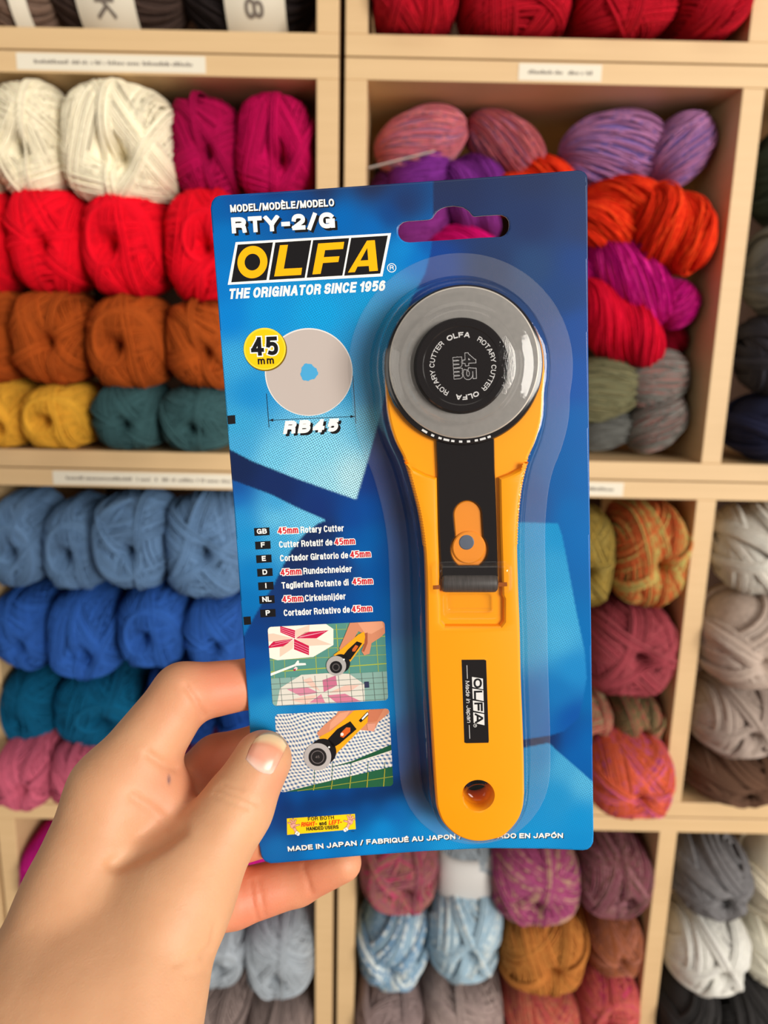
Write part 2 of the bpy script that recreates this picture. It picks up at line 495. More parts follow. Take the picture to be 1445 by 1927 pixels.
G = 'mustard skeins on the left shelf board'
MUST = ((232, 172, 56),)
yarn((-65, 716, 76, 858), MUST, 'mustard yellow skein cut off by the left frame edge', G)
yarn((72, 718, 198, 860), MUST, 'mustard yellow skein with a spiral end beside the teal skeins', G, var=2)
G = 'dark teal skeins on the left shelf board'
TEAL = ((58, 92, 96),)
yarn((194, 720, 320, 860), TEAL, 'grey teal skein beside the mustard skeins', G)
yarn((316, 724, 456, 862), TEAL, 'grey teal skein partly hidden by the card', G)

# --- left cubby, third row
G = 'dusty blue skeins in the left cubby'
DUST = ((98, 130, 168),)
yarn((-12, 924, 110, 1088), DUST, 'dusty blue skein against the left upright', G)
yarn((106, 932, 222, 1094), DUST, 'dusty blue narrow skein with a deep spiral end', G, var=2, Y=0.056)
yarn((196, 922, 330, 1094), DUST, 'dusty blue skein with a dark round hole', G, var=4, Y=0.04)
yarn((326, 924, 474, 1112), DUST, 'dusty blue skein partly hidden by the card', G)
G = 'royal blue skeins in the left cubby'
ROYAL = ((44, 92, 172),)
yarn((-12, 1088, 118, 1238), ROYAL, 'royal blue skein against the left upright', G)
yarn((112, 1094, 242, 1260), ROYAL, 'royal blue skein hanging lowest, second from the left upright', G)
yarn((240, 1085, 362, 1236), ROYAL, 'royal blue skein with curled end, above the index finger', G, var=2)
yarn((360, 1104, 484, 1240), ROYAL, 'royal blue skein partly hidden by the card', G)
G = 'deep teal and navy skeins in the left cubby'
yarn((-4, 1236, 126, 1370), ((0, 82, 118),), 'deep teal skein against the left upright', G)
yarn((122, 1246, 288, 1378), ((0, 82, 118),), 'wide deep teal skein left of the index finger', G)
yarn((286, 1226, 420, 1376), ((12, 50, 112),), 'navy blue skein directly behind the bent index finger', G)
yarn((418, 1232, 548, 1378), ((18, 62, 136),), 'navy blue skein behind the index finger and the card edge', G)
G = 'dusty pink skeins on the shelf board'
PINK = ((192, 92, 116),)
yarn((4, 1366, 122, 1512), PINK, 'dusty pink skein at the left upright, overhanging the board', G, var=0, Y=0.012)
yarn((118, 1368, 240, 1502), PINK, 'dusty pink skein partly hidden by the index knuckle', G, Y=0.016)
yarn((330, 1374, 470, 1506), ((120, 44, 84),), 'plum skein glimpsed between index and middle finger', G)

# --- left bottom cubby
G = 'skeins in the left cubby behind the wrist'
yarn((34, 1546, 190, 1676), ((204, 26, 140),), 'magenta skein beside the lower left upright', G)
yarn((50, 1672, 190, 1800), ((92, 28, 92),), 'dark purple skein under the magenta one, mostly behind the hand', G)
yarn((392, 1556, 540, 1680), ((206, 28, 140),), 'magenta skein glimpsed between ring and little finger', G)
PGREY = ((168, 176, 184),)
yarn((350, 1690, 472, 1814), PGREY, 'pale grey skein half hidden by the little finger', G)
yarn((468, 1686, 606, 1842), PGREY, 'pale grey whole skein with crossed strands, left of the double upright', G, var=3)
TAUP = ((136, 120, 116),)
yarn((340, 1812, 476, 1942), TAUP, 'taupe grey skein beside the wrist', G)
yarn((474, 1838, 600, 1944), TAUP, 'taupe grey skein below the whole pale grey skein', G)
yarn((360, 1936, 480, 2060), ((34, 32, 36),), 'black skein cut by the bottom edge near the wrist', G)
yarn((478, 1938, 600, 2060), ((34, 32, 36),), 'black skein cut by the bottom edge near the double upright', G)
G = 'dark yarn at the lower left frame edge'
yarn((-150, 1560, -2, 1690), ((86, 74, 68),), 'grey brown skein at the left frame edge, upper of two', G)
yarn((-150, 1690, 8, 1850), ((110, 56, 34),), 'reddish brown skein at the left frame edge, lower of two', G)

# --- right cubby, hanks
G = 'pink and mauve tweed hanks'
yarn((690, 164, 878, 312), ((214, 112, 128), (206, 120, 120), (150, 100, 130)), 'large rose pink tweed hank in the upper left corner of its cubby', G, 'h', tilt=0.35, Y=0.08, hd=0.05, var=1)
yarn((872, 186, 1030, 316), ((196, 96, 108), (204, 112, 112), (140, 90, 120)), 'smaller rose pink tweed hank above the card', G, 'h', tilt=-0.5, Y=0.09, hd=0.045, var=1)
yarn((1062, 206, 1248, 350), ((170, 112, 160), (180, 122, 166), (120, 96, 160)), 'rounded mauve tweed hank lying flat over the card corner', G, 'h', tilt=0.1, Y=0.08, hd=0.05, var=1)
yarn((1236, 170, 1390, 348), ((176, 116, 166), (186, 128, 172), (120, 96, 160)), 'upright tilted mauve tweed hank against the right divider', G, 'h', tilt=1.0, Y=0.06, hd=0.045, var=1)
G = 'purple and magenta hanks around the card top'
PUR = ((126, 44, 142),)
yarn((734, 288, 842, 376), PUR, 'purple hank showing just above the card, nearer the upright', G, 'h', tilt=0.5, Y=0.08, hd=0.04)
yarn((834, 300, 944, 380), PUR, 'purple hank showing just above the card, nearer the orange hank', G, 'h', tilt=-0.2, Y=0.085, hd=0.04)
yarn((668, 322, 748, 400), ((96, 30, 92),), 'dark purple hank in the corner by the upright', G, 'h', tilt=0.2, Y=0.1, hd=0.035)
yarn((726, 376, 842, 472), ((132, 44, 128),), 'purple hank seen through the left of the hanging slot', G, 'h', tilt=0.6, Y=0.07, hd=0.04)
yarn((838, 378, 942, 446), ((140, 50, 138),), 'purple hank seen through the middle of the hanging slot', G, 'h', tilt=-0.5, Y=0.07, hd=0.04)
yarn((790, 430, 930, 540), ((206, 0, 108),), 'magenta hank seen at the bottom of the hanging slot', G, 'h', tilt=0.1, Y=0.065, hd=0.04)
G = 'flame orange hanks'
ORA = ((232, 46, 10), (216, 40, 8), (240, 70, 24))
yarn((930, 302, 1086, 420), ORA, 'flame orange hank showing as a strip above the card', G, 'h', tilt=0.1, Y=0.085, hd=0.045, var=3)
yarn((1076, 342, 1250, 470), ORA, 'flame orange hank beside the card edge', G, 'h', tilt=0.25, Y=0.05, hd=0.05, var=3)
yarn((1204, 342, 1388, 528), ORA, 'large loose flame orange hank against the right divider', G, 'h', tilt=-0.9, Y=0.03, hd=0.055, var=3)
G = 'magenta hanks'
MAG = ((190, 0, 122), (176, 0, 110), (214, 40, 140))
yarn((1098, 462, 1274, 596), MAG, 'long magenta hank lying diagonally below the orange hanks', G, 'h', tilt=-0.85, Y=0.05, hd=0.045, var=1)
yarn((1248, 506, 1374, 642), MAG, 'short magenta hank beside the right divider', G, 'h', tilt=1.2, Y=0.055, hd=0.04, var=1)
yarn((1040, 480, 1124, 560), MAG, 'magenta hank barely showing at the card edge', G, 'h', tilt=-0.3, Y=0.07, hd=0.035, var=1)
G = 'crimson red hanks'
CR = ((222, 0, 48), (204, 0, 40))
yarn((1062, 545, 1254, 678), CR, 'crimson red hank sloping down beside the card', G, 'h', tilt=-0.75, Y=0.05, hd=0.05, var=2)
yarn((1222, 600, 1360, 692), ((150, 0, 36),), 'dark crimson hank squeezed under the short magenta hank', G, 'h', tilt=0.1, Y=0.085, hd=0.04, var=0)
G = 'grey and olive hanks on the right shelf'
GRY = ((124, 122, 116), (132, 128, 124), (150, 110, 104))
yarn((1060, 672, 1196, 794), ((122, 116, 84), (112, 110, 82)), 'olive green hank beside the card edge', G, 'h', tilt=0.3, Y=0.06, hd=0.045, var=1)
yarn((1178, 650, 1352, 778), GRY, 'grey speckled hank, upper of the pair by the divider', G, 'h', tilt=0.45, Y=0.06, hd=0.045, var=1)
yarn((1070, 776, 1200, 868), ((108, 108, 104),), 'plain grey hank on the board beside the card', G, 'h', tilt=0.3, Y=0.075, hd=0.045, var=1)
yarn((1184, 742, 1350, 878), GRY, 'grey speckled hank on the board, lower of the pair by the divider', G, 'h', tilt=0.8, Y=0.055, hd=0.045, var=1)
G = 'dark yarn at the right frame edge'
yarn((1420, 226, 1590, 425), ((52, 66, 62),), 'dark green grey skein at the right frame edge', G, 'b', Y=0.06)
yarn((1402, 420, 1580, 592), ((110, 114, 116), (124, 128, 130)), 'mid grey loose skein at the right frame edge', G, 'b', Y=0.05)
yarn((1384, 588, 1560, 744), ((62, 62, 72),), 'charcoal skein at the right frame edge', G, 'b', Y=0.05)
yarn((1366, 740, 1540, 884), ((34, 38, 66),), 'navy black skein on the board at the right frame edge', G, 'b', Y=0.045)

# --- right cubby third row
G = 'variegated skeins right of the card'
yarn((1030, 952, 1142, 1128), ((168, 140, 64), (140, 120, 60)), 'olive yellow skein peeking out behind the card edge', G, Y=0.06)
yarn((1138, 942, 1310, 1128), ((206, 96, 50), (190, 130, 70), (176, 160, 90)), 'burnt orange skein with green flecks at the divider', G, var=0)
yarn((1096, 1120, 1290, 1292), ((160, 72, 80), (150, 62, 72)), 'dusty rose skein below the burnt orange one', G, var=5)
yarn((1050, 1286, 1138, 1396), ((196, 110, 96), (150, 130, 100)), 'mottled coral skein peeking out behind the card edge', G, Y=0.07)
yarn((1134, 1284, 1268, 1386), ((118, 104, 74), (140, 124, 84), (170, 90, 80)), 'olive and brown mottled skein below the dusty rose one', G, Y=0.07)
yarn((1096, 1374, 1260, 1522), ((214, 92, 62), (222, 104, 70), (190, 84, 130)), 'coral orange skein with pink patches on the board', G, var=7, Y=0.016)
G = 'neutral skeins at the right frame edge'
yarn((1336, 944, 1520, 1116), ((214, 210, 200), (196, 190, 180)), 'pale silver grey skein right of the divider', G, 'b', Y=0.05, var=0)
yarn((1306, 1100, 1496, 1284), ((196, 178, 166), (178, 160, 148)), 'warm beige grey skein with wide loose strands', G, 'b', Y=0.035, var=1)
yarn((1294, 1272, 1450, 1402), ((178, 160, 150), (160, 144, 134)), 'taupe skein between the beige and brown ones', G, 'b', Y=0.045, var=2)
yarn((1278, 1396, 1440, 1516), ((98, 70, 54),), 'dark brown skein on the board right of the divider', G, 'b', Y=0.045, var=0)
yarn((1438, 1398, 1580, 1520), ((84, 60, 48),), 'dark brown skein cut by the right frame edge', G, 'b', Y=0.05, var=1)

# --- right bottom cubby
G = 'variegated skeins below the card'
lab = yarn((806, 1540, 940, 1664), ((150, 160, 168),), 'grey skein with a white paper band, right below the card', G, Y=0.085)
yarn((676, 1556, 818, 1682), ((158, 88, 104), (150, 110, 90), (176, 60, 100)), 'mottled rose skein right of the double upright, below the card', G)
yarn((922, 1562, 1082, 1706), ((168, 80, 124), (150, 60, 104), (176, 140, 120)), 'mottled magenta skein below the card, beside the banded grey skein', G, var=3)
yarn((1078, 1560, 1230, 1692), ((138, 76, 92), (110, 80, 70), (150, 100, 110)), 'plum and brown mottled skein left of the lower divider', G, var=6)
yarn((662, 1666, 806, 1838), ((150, 178, 196), (96, 134, 168), (206, 214, 214)), 'blue and white flecked skein at the double upright', G, 'b', var=1)
yarn((802, 1642, 940, 1822), ((164, 190, 206), (140, 168, 186), (196, 206, 208)), 'pale ice blue skein below the banded grey skein', G, 'b', var=2)
yarn((938, 1688, 1094, 1834), ((196, 130, 62), (180, 112, 52)), 'golden brown skein below the mottled magenta one', G, var=0)
yarn((1090, 1684, 1210, 1796), ((164, 94, 58), (140, 86, 66), (176, 110, 90)), 'copper brown skein left of the lower divider', G, Y=0.06)
yarn((664, 1826, 796, 1950), ((166, 144, 142), (150, 130, 128)), 'mauve taupe skein below the flecked blue one', G, var=4)
yarn((792, 1812, 940, 1952), ((178, 158, 152), (160, 140, 136)), 'light taupe skein below the ice blue one', G, var=1)
yarn((938, 1822, 1080, 1946), ((200, 92, 80), (190, 120, 90), (176, 70, 80)), 'coral and tan skein below the golden brown one', G, var=7)
yarn((1076, 1786, 1202, 1930), ((206, 90, 88), (190, 100, 84), (186, 60, 96)), 'coral pink skein with dark hole left of the lower divider', G, var=2)
yarn((660, 1942, 800, 2070), ((168, 24, 36),), 'red skein cut by the bottom edge', G)
yarn((930, 1936, 1190, 2060), ((36, 44, 50),), 'blackish skein cut by the bottom edge', G)
G = 'grey, white and black skeins in the lower right corner'
yarn((1256, 1560, 1396, 1704), ((122, 120, 122), (106, 104, 106)), 'mid grey skein right of the lower divider', G, 'b', var=0)
yarn((1388, 1560, 1530, 1718), ((240, 230, 206),), 'cream white skein cut by the right frame edge, upper', G, 'b', var=1)
yarn((1246, 1694, 1394, 1838), ((230, 228, 220), (210, 208, 202)), 'white skein below the mid grey one', G, 'b', var=2)
yarn((1380, 1704, 1520, 1832), ((232, 228, 212),), 'off white skein cut by the right frame edge, lower', G, 'b', var=0, Y=0.06)
yarn((1214, 1800, 1334, 1950), ((46, 44, 44),), 'black skein right of the lower divider', G, 'b', var=1, Y=0.04)
yarn((1326, 1818, 1500, 1960), ((50, 48, 48),), 'black skein in the lower right corner of the photo', G, 'b', var=2, Y=0.05)
# paper band of the grey skein below the card
def curved_strip(o, x0, x1, z0, z1, mat, name):
    nx, nz = 10, 12
    V = []
    for z in np.linspace(z0, z1, nz):
        for x in np.linspace(x0, x1, nx):
            y = -(max(0.02, 1 - abs(x) ** 2.6 - abs(z) ** 2.6)) ** (1 / 2.6) * 1.04 - 0.02
            V.append((x, y, z))
    idx = np.arange(nx * nz).reshape(nz, nx)
    q = np.stack([idx[:-1, :-1], idx[:-1, 1:], idx[1:, 1:], idx[1:, :-1]], -1).reshape(-1, 4)
    b = link(name, mesh_np(name, V, q), mat, o)
    sd = b.modifiers.new('thickness', 'SOLIDIFY'); sd.thickness = 0.02
    return b
curved_strip(lab, -0.78, 0.78, -0.55, 0.72, flat_mat((196, 194, 192), 0.6, 0.3, name='white_band'), 'paper_band')

# loose price tag lying in front of the rose hank
tg = at(752, 302, D + 0.02)
t_ = box_obj('paper_tag', (-0.034, 0.034, -0.014, 0.014, -0.0004, 0.0004), flat_mat((190, 178, 168), 0.6, name='tag_card'))
t_.location = tg; t_.rotation_euler = (0.12, -0.27, 0.1)
tag(t_, 'thin grey paper tag lying tilted below the rose pink hank', 'tag')

# ------------------------------------------------------------------ the blister card: its own frame
S = 117.0                                        # card width in mm
_T = np.array([-0.46499486, -0.83913841, 2.04874674]) * S
_X = np.array([0.99790845, -0.05773314, -0.02907948]); _X /= np.linalg.norm(_X)
_B = np.array([0.04783903, 0.98816444, 0.14574796]); _Yd = _B - (_B @ _X) * _X; _Yd /= np.linalg.norm(_Yd)
_N = -np.cross(_X, _Yd)                          # towards the viewer
_Yu = -_Yd
def _ray(px, py): return np.array([(px - CX) / FPX, (py - CY) / FPX, 1.0])
_d = _ray(800, 975); _O = _d * ((_T @ _N) / (_d @ _N))
def loc(px, py, z=0.0):
    """photo point -> card-local mm at height z above the card face"""
    d = _ray(px, py); P = _O + z * _N
    q = d * ((P @ _N) / (d @ _N)) - P
    return np.array([q @ _X, q @ _Yu, z])
def card_depth(px, py):
    d = _ray(px, py); return float((_O @ _N) / (d @ _N))
def cam2world(p):                                # camera mm -> world m
    p = np.asarray(p) * 0.001
    return CAM + p[..., 0:1] * CXV - p[..., 1:2] * CYV + p[..., 2:3] * FWD
def _dirw(v): return v[0] * CXV - v[1] * CYV + v[2] * FWD
_o = cam2world(_O); _xw, _yw, _nw = _dirw(_X), _dirw(_Yu), _dirw(_N)
CARD_M = Matrix(((_xw[0], _yw[0], _nw[0], _o[0]), (_xw[1], _yw[1], _nw[1], _o[1]), (_xw[2], _yw[2], _nw[2], _o[2]), (0, 0, 0, 1)))
MM = 0.001

package = empty('blister_package', CARD_M)
tag(package, 'blue blister package of a yellow rotary cutter held in the hand', 'package')
cutter = empty('rotary_cutter', CARD_M)
tag(cutter, 'yellow and black rotary cutter with round steel blade under clear blister', 'rotary cutter')

def zp(ox, oy, s): return lambda pts: [(ox + x / s, oy + y / s) for x, y in pts]   # zoomed view -> photo coordinates
Z1 = zp(380, 300, 3.44); Z2 = zp(680, 300, 3.1413); Z3 = zp(700, 820, 3.284); Z4 = zp(700, 1200, 3.284)
ZA = zp(390, 540, 3.6125); ZB = zp(430, 880, 3.8026); ZD = zp(480, 1330, 4.1286); Z6 = zp(460, 1160, 4.0156)

def smooth_closed(pts, n, it=0):
    """resample a closed polyline to n points"""
    p = np.array(pts, float)
    q = np.vstack([p, p[:1]]); L = np.r_[0, np.cumsum(np.linalg.norm(np.diff(q, axis=0), axis=1))]
    t = np.linspace(0, L[-1], n, endpoint=False)
    r = np.stack([np.interp(t, L, q[:, i]) for i in range(q.shape[1])], 1)
    for _ in range(it): r = 0.5 * r + 0.25 * (np.roll(r, 1, 0) + np.roll(r, -1, 0))
    return r

def catmull(pts, k=8):
    p = np.array(pts, float); P = np.vstack([2 * p[0] - p[1], p, 2 * p[-1] - p[-2]]); out = []
    for i in range(1, len(P) - 2):
        for t in np.arange(k) / k:
            a, b, c, d = P[i - 1], P[i], P[i + 1], P[i + 2]
            out.append(0.5 * ((2 * b) + (c - a) * t + (2 * a - 5 * b + 4 * c - d) * t * t + (3 * b - a - 3 * c + d) * t ** 3))
    out.append(p[-1]); return np.array(out)

def inside(P, poly):
    poly = np.asarray(poly); x, y = P[:, 0], P[:, 1]; c = np.zeros(len(P), bool)
    j = len(poly) - 1
    for i in range(len(poly)):
        xi, yi = poly[i]; xj, yj = poly[j]
        if yi != yj:
            c ^= ((yi > y) != (yj > y)) & (x < (xj - xi) * (y - yi) / (yj - yi) + xi)
        j = i
    return c

# ---- card sheet
def arc(c, r, a0, a1, n=8):
    return [(c[0] + r * math.cos(math.radians(a0 + (a1 - a0) * i / n)), c[1] + r * math.sin(math.radians(a0 + (a1 - a0) * i / n))) for i in range(n + 1)]
outline_px = ([(396.5, 392)] + [(398.5, 380), (404, 372), (412, 368.3), (420, 367.2)] + [(520, 361), (700, 348.5), (900, 334.5), (1084, 320.8)] +
              [(1093, 321), (1100.5, 325), (1104.5, 331), (1105.3, 341)] + [(1106.3, 618), (1108.6, 881), (1112.3, 1198), (1115, 1450), (1116.6, 1571)] +
              [(1116, 1585), (1112, 1593), (1105, 1598.5), (1096, 1600)] + [(1030, 1597), (913, 1596), (800, 1601.5), (687, 1609.5), (600, 1617), (520, 1624)] +
              [(508, 1624.5), (498, 1620.5), (492, 1612), (489.5, 1602)] + [(486, 1575), (470.5, 1380), (455, 1159), (441, 960), (426, 777)])
hole_px = Z2([(275, 365), (340, 361), (395, 357), (412, 352), (425, 340), (436, 322), (450, 305), (472, 290), (500, 280), (545, 275), (600, 283), (635, 305), (650, 325),
              (663, 338), (680, 337), (740, 332), (800, 328), (830, 329), (855, 341), (870, 362), (873, 390), (868, 420), (850, 445), (825, 458),
              (700, 463), (550, 474), (400, 483), (285, 491), (255, 486), (232, 470), (218, 445), (217, 415), (225, 390), (245, 372)])

FLAP = [(300, 846), (433, 846), (473, 867), (556, 900), (670, 940), (694.5, 858), (712.5, 792), (735, 700), (752, 620), (775, 560), (800, 515), (810, 475), (815, 440), (815, 200), (300, 200)]
FOLD2 = [(400, 900), (439, 904), (509, 930), (561, 956), (614, 979), (598, 985), (572, 1006), (548, 1035), (530, 1069), (514, 1103), (493, 1135), (475, 1167), (461, 1193), (400, 1260)]
BRIGHT = [(900, 984), (988, 983), (1050, 985), (1058, 1010), (1065, 1045), (1084, 1149), (1100, 1226), (1104, 1275), (1096, 1322), (1088, 1352), (1061, 1376), (1035, 1384), (900, 1405)]
LOWR = [(900, 1430), (990, 1406), (1032, 1398), (1115, 1471), (1150, 1500), (1150, 1700), (900, 1700)]
SAMPLES = [  # printed photograph of folded blue fabric: photo x, y, sRGB
 (410,385,(0,98,172)),(440,372,(20,85,160)),(520,365,(25,60,120)),(600,360,(40,52,85)),(700,345,(42,52,85)),(850,335,(44,56,92)),(1000,330,(46,60,97)),(1095,325,(48,66,104)),
 (1095,420,(45,66,112)),(1000,420,(42,60,104)),(850,385,(42,56,96)),(760,385,(38,58,104)),(420,450,(0,118,195)),(415,540,(0,125,205)),(640,412,(0,108,188)),(520,390,(0,98,178)),(585,376,(18,74,140)),(700,432,(6,108,188)),(735,405,(22,72,138)),
 (760,470,(16,140,214)),(785,485,(2,120,202)),(815,500,(25,72,152)),(805,462,(14,92,172)),(745,545,(20,150,215)),(700,590,(25,160,220)),
 (430,600,(0,134,214)),(500,590,(15,152,222)),(600,590,(20,162,226)),(440,680,(60,166,221)),(470,740,(30,146,212)),(450,800,(60,166,216)),(520,860,(112,196,231)),(600,850,(132,206,236)),(680,720,(50,160,216)),(690,800,(112,196,231)),(660,900,(176,222,236)),(560,890,(136,206,236)),(450,838,(70,166,216)),(610,905,(150,212,236)),(700,680,(40,150,210)),(690,640,(40,150,212)),(720,740,(60,150,205)),
 (445,880,(22,42,86)),(520,920,(25,48,102)),(600,960,(25,55,122)),(660,980,(15,72,152)),(735,830,(38,62,128)),(740,900,(30,66,146)),(700,960,(10,82,164)),(760,960,(25,62,130)),(690,900,(28,64,140)),
 (445,918,(20,80,156)),(445,940,(25,110,190)),(450,970,(40,150,212)),(520,950,(60,160,216)),(520,975,(110,196,232)),(590,980,(110,194,230)),(560,975,(110,194,232)),(470,1010,(24,146,210)),(480,1080,(10,128,198)),(465,1130,(5,118,188)),(530,1010,(64,168,218)),(460,1170,(10,110,180)),
 (620,1000,(28,46,92)),(560,1050,(28,48,96)),(560,1100,(28,56,112)),(500,1150,(22,60,122)),(645,1060,(28,58,120)),(600,1160,(15,66,138)),(480,1195,(15,66,136)),(590,1010,(28,46,92)),
 (700,1010,(0,97,173)),(680,1040,(5,102,178)),(720,1080,(0,87,164)),(700,1150,(0,92,168)),(660,1160,(8,77,154)),(750,1150,(0,102,178)),(770,1000,(20,77,154)),(740,1040,(15,87,164)),(660,1010,(4,92,170)),
 (475,1240,(15,84,162)),(490,1300,(12,112,184)),(500,1330,(44,152,208)),(600,1330,(22,134,204)),(720,1330,(22,134,204)),(745,1250,(22,128,198)),(780,1250,(30,132,192)),(760,1400,(20,92,168)),(790,1420,(32,74,150)),(745,1450,(10,86,166)),(480,1370,(30,140,200)),
 (560,1500,(0,92,174)),(650,1490,(0,86,167)),(720,1490,(14,38,84)),(790,1465,(24,38,80)),(620,1510,(14,48,104)),(540,1520,(10,44,100)),(680,1500,(12,40,90)),(500,1560,(4,82,158)),(650,1535,(6,90,168)),(760,1520,(16,122,198)),(720,1560,(10,142,217)),(800,1550,(15,142,212)),(640,1570,(5,128,202)),(520,1590,(10,118,192)),(600,1600,(0,128,207)),(700,1595,(5,142,217)),(850,1590,(25,152,217)),(1000,1590,(20,148,212)),(1090,1590,(10,138,203)),(740,1520,(14,100,178)),(580,1515,(12,46,100)),(600,1512,(12,46,100)),(640,1506,(12,44,98)),(660,1503,(12,42,94)),(700,1495,(12,40,88)),(740,1485,(16,38,84)),(765,1474,(22,38,80)),(700,1470,(4,80,160)),(600,1490,(2,88,170)),(560,1535,(6,64,132)),(620,1540,(6,88,166)),(690,1520,(10,96,172)),(530,1545,(8,62,130)),(515,1510,(6,70,150)),
 (1090,500,(36,72,134)),(1085,620,(32,80,154)),(1080,720,(24,86,168)),(1090,800,(10,98,174)),(1090,900,(0,102,178)),(1060,900,(16,96,168)),(1000,500,(45,76,122)),(1060,560,(36,72,128)),(930,500,(42,62,104)),(1000,940,(36,86,154)),(1000,960,(30,92,160)),(1080,965,(0,106,180)),
 (1050,995,(25,144,204)),(1000,1000,(42,150,210)),(1030,1080,(52,154,208)),(1060,1150,(62,164,214)),(1050,1200,(72,168,217)),(1080,1260,(32,138,204)),(1000,1200,(62,158,208)),(1050,1300,(22,118,188)),(1000,1320,(22,108,178)),(1080,1350,(10,86,168)),
 (1010,1395,(28,38,72)),(1040,1388,(24,46,96)),(985,1400,(30,60,110)),(1105,1000,(0,108,183)),(1105,1200,(0,112,183)),(1105,1400,(0,102,178)),(1112,1300,(0,108,178)),(1080,1420,(0,98,176)),(1070,1390,(4,86,166)),
 (1020,1420,(44,134,194)),(1060,1435,(72,164,212)),(1100,1472,(84,174,217)),(1050,1500,(32,144,204)),(1090,1540,(15,144,208)),(1000,1520,(26,144,208))]
def region(P):
    r = np.zeros(len(P), int)
    up = inside(P, FLAP); r[~up] = 1
    r[inside(P, FOLD2)] = 2; r[inside(P, BRIGHT)] = 3; r[inside(P, LOWR)] = 4
    r[(P[:, 1] > 1180) & (r == 1) & (P[:, 0] < 880)] = 5
    return r

def build_card():
    loc2 = lambda pts: np.array([loc(*p)[:2] for p in pts])
    def dens(pts, step=0.6):
        p = loc2(pts); q = np.vstack([p, p[:1]]); L = np.linalg.norm(np.diff(q, axis=0), axis=1).sum()
        return smooth_closed(p, int(L / step))
    out, hol = dens(outline_px), dens(hole_px, 0.5)
    lo, hi = out.min(0), out.max(0); st = 0.42
    gx, gy = np.meshgrid(np.arange(lo[0], hi[0], st), np.arange(lo[1], hi[1], st)); g = np.stack([gx.ravel(), gy.ravel()], 1)
    shrink = lambda p, f: p.mean(0) + (p - p.mean(0)) * f
    g = g[inside(g, out * 0.9955) & ~inside(g, shrink(hol, 1.03))]
    n1, n2 = len(out), len(hol)
    vs = [Vector(p) for p in np.vstack([out, hol, g])]
    ed = [(i, (i + 1) % n1) for i in range(n1)] + [(n1 + i, n1 + (i + 1) % n2) for i in range(n2)]
    V, _, Fc, ov, _, _ = delaunay_2d_cdt(vs, ed, [], 0, 1e-7)
    V = np.array([(v.x, v.y) for v in V]); Fc = np.array([f for f in Fc if len(f) == 3])
    cen = V[Fc].mean(1)
    Fc = Fc[inside(cen, out) & ~inside(cen, hol)]
    n = len(V)
    front = np.column_stack([V, np.zeros(n)])
    # printed colours at each vertex: the print samples of the same fabric fold, averaged over a small dot
    sp = np.array([q[:2] for q in SAMPLES], float); sc = np.array([lin(q[2]) for q in SAMPLES]); sr = region(sp)
    allow = {0: (0,), 1: (1, 5), 2: (2,), 3: (3,), 4: (4, 5), 5: (1, 5)}
    C3 = _O + V[:, 0:1] * _X + V[:, 1:2] * _Yu
    P0 = np.stack([C3[:, 0] / C3[:, 2] * FPX + CX, C3[:, 1] / C3[:, 2] * FPX + CY], 1)
    colr = np.zeros((n, 3)); dots = ((0, 0), (1.6, .6), (-1.6, -.6), (.6, -1.6), (-.6, 1.6))
    cache = {}
    for r in range(6):
        sl = np.isin(sr, allow[r]); cache[r] = (sp[sl], sc[sl])
    for dx, dy in dots:
        P = P0 + np.array([dx, dy]); vr = region(P)
        for r in range(6):
            m = np.flatnonzero(vr == r)
            for j in range(0, len(m), 40000):
                mm_ = m[j:j + 40000]
                d2 = ((P[mm_][:, None] - cache[r][0][None]) ** 2).sum(-1) + 500
                w = d2 ** -1.8
                colr[mm_] += (w @ cache[r][1]) / w.sum(1, keepdims=True) / len(dots)
    # thin white core showing at the cut edges
    me = mesh_np('backing_card', np.vstack([front, np.column_stack([V, np.full(n, -0.45)])]) * MM, [np.vstack([Fc, Fc[:, ::-1] + n])], True)
    rim = []
    for a, b in ed: rim.append((a, a + n, b + n, b))
    bm = bmesh.new(); bm.from_mesh(me); bm.verts.ensure_lookup_table()
    for q in rim:
        try:
            f = bm.faces.new([bm.verts[i] for i in q]); f.material_index = 1; f.smooth = False
        except Exception: pass
    bmesh.ops.recalc_face_normals(bm, faces=bm.faces)
    bm.to_mesh(me); bm.free()
    a = me.attributes.new('print', 'FLOAT_COLOR', 'POINT')
    full = np.ones((2 * n, 4), np.float32); full[:n, :3] = 0.9 * colr ** 1.07; full[n:, :3] = 0.55
    a.data.foreach_set('color', full.ravel())
    t = NT('printed_card')
    at_ = t.n('ShaderNodeAttribute', attribute_name='print')
    tc = t.n('ShaderNodeTexCoord'); mp = t.n('ShaderNodeMapping'); mp.inputs['Rotation'].default_value = (0, 0, 0.35); mp.inputs['Scale'].default_value = (1000, 1000, 1000)
    t.l(tc.outputs['Object'], mp.inputs['Vector'])
    dn = t.n('ShaderNodeTexNoise'); dn.inputs['Scale'].default_value = 0.07; dn.inputs['Detail'].default_value = 2; t.l(mp.outputs['Vector'], dn.inputs['Vector'])
    add = t.n('ShaderNodeVectorMath', operation='MULTIPLY_ADD'); t.l(dn.outputs['Color'], add.inputs[0]); add.inputs[1].default_value = (2.2, 2.2, 0); t.l(mp.outputs['Vector'], add.inputs[2])
    sx = t.n('ShaderNodeSeparateXYZ'); t.l(add.outputs[0], sx.inputs[0])
    wx = t.math('SINE', t.math('MULTIPLY', sx.outputs['X'], 6.6)); wy = t.math('SINE', t.math('MULTIPLY', sx.outputs['Y'], 6.6))
    w = t.math('MULTIPLY', t.math('MULTIPLY', wx, wy), 1.0)
    fine = t.n('ShaderNodeTexNoise'); fine.inputs['Scale'].default_value = 1.6; t.l(mp.outputs['Vector'], fine.inputs['Vector'])
    bw = t.n('ShaderNodeRGBToBW'); t.l(at_.outputs['Color'], bw.inputs[0])
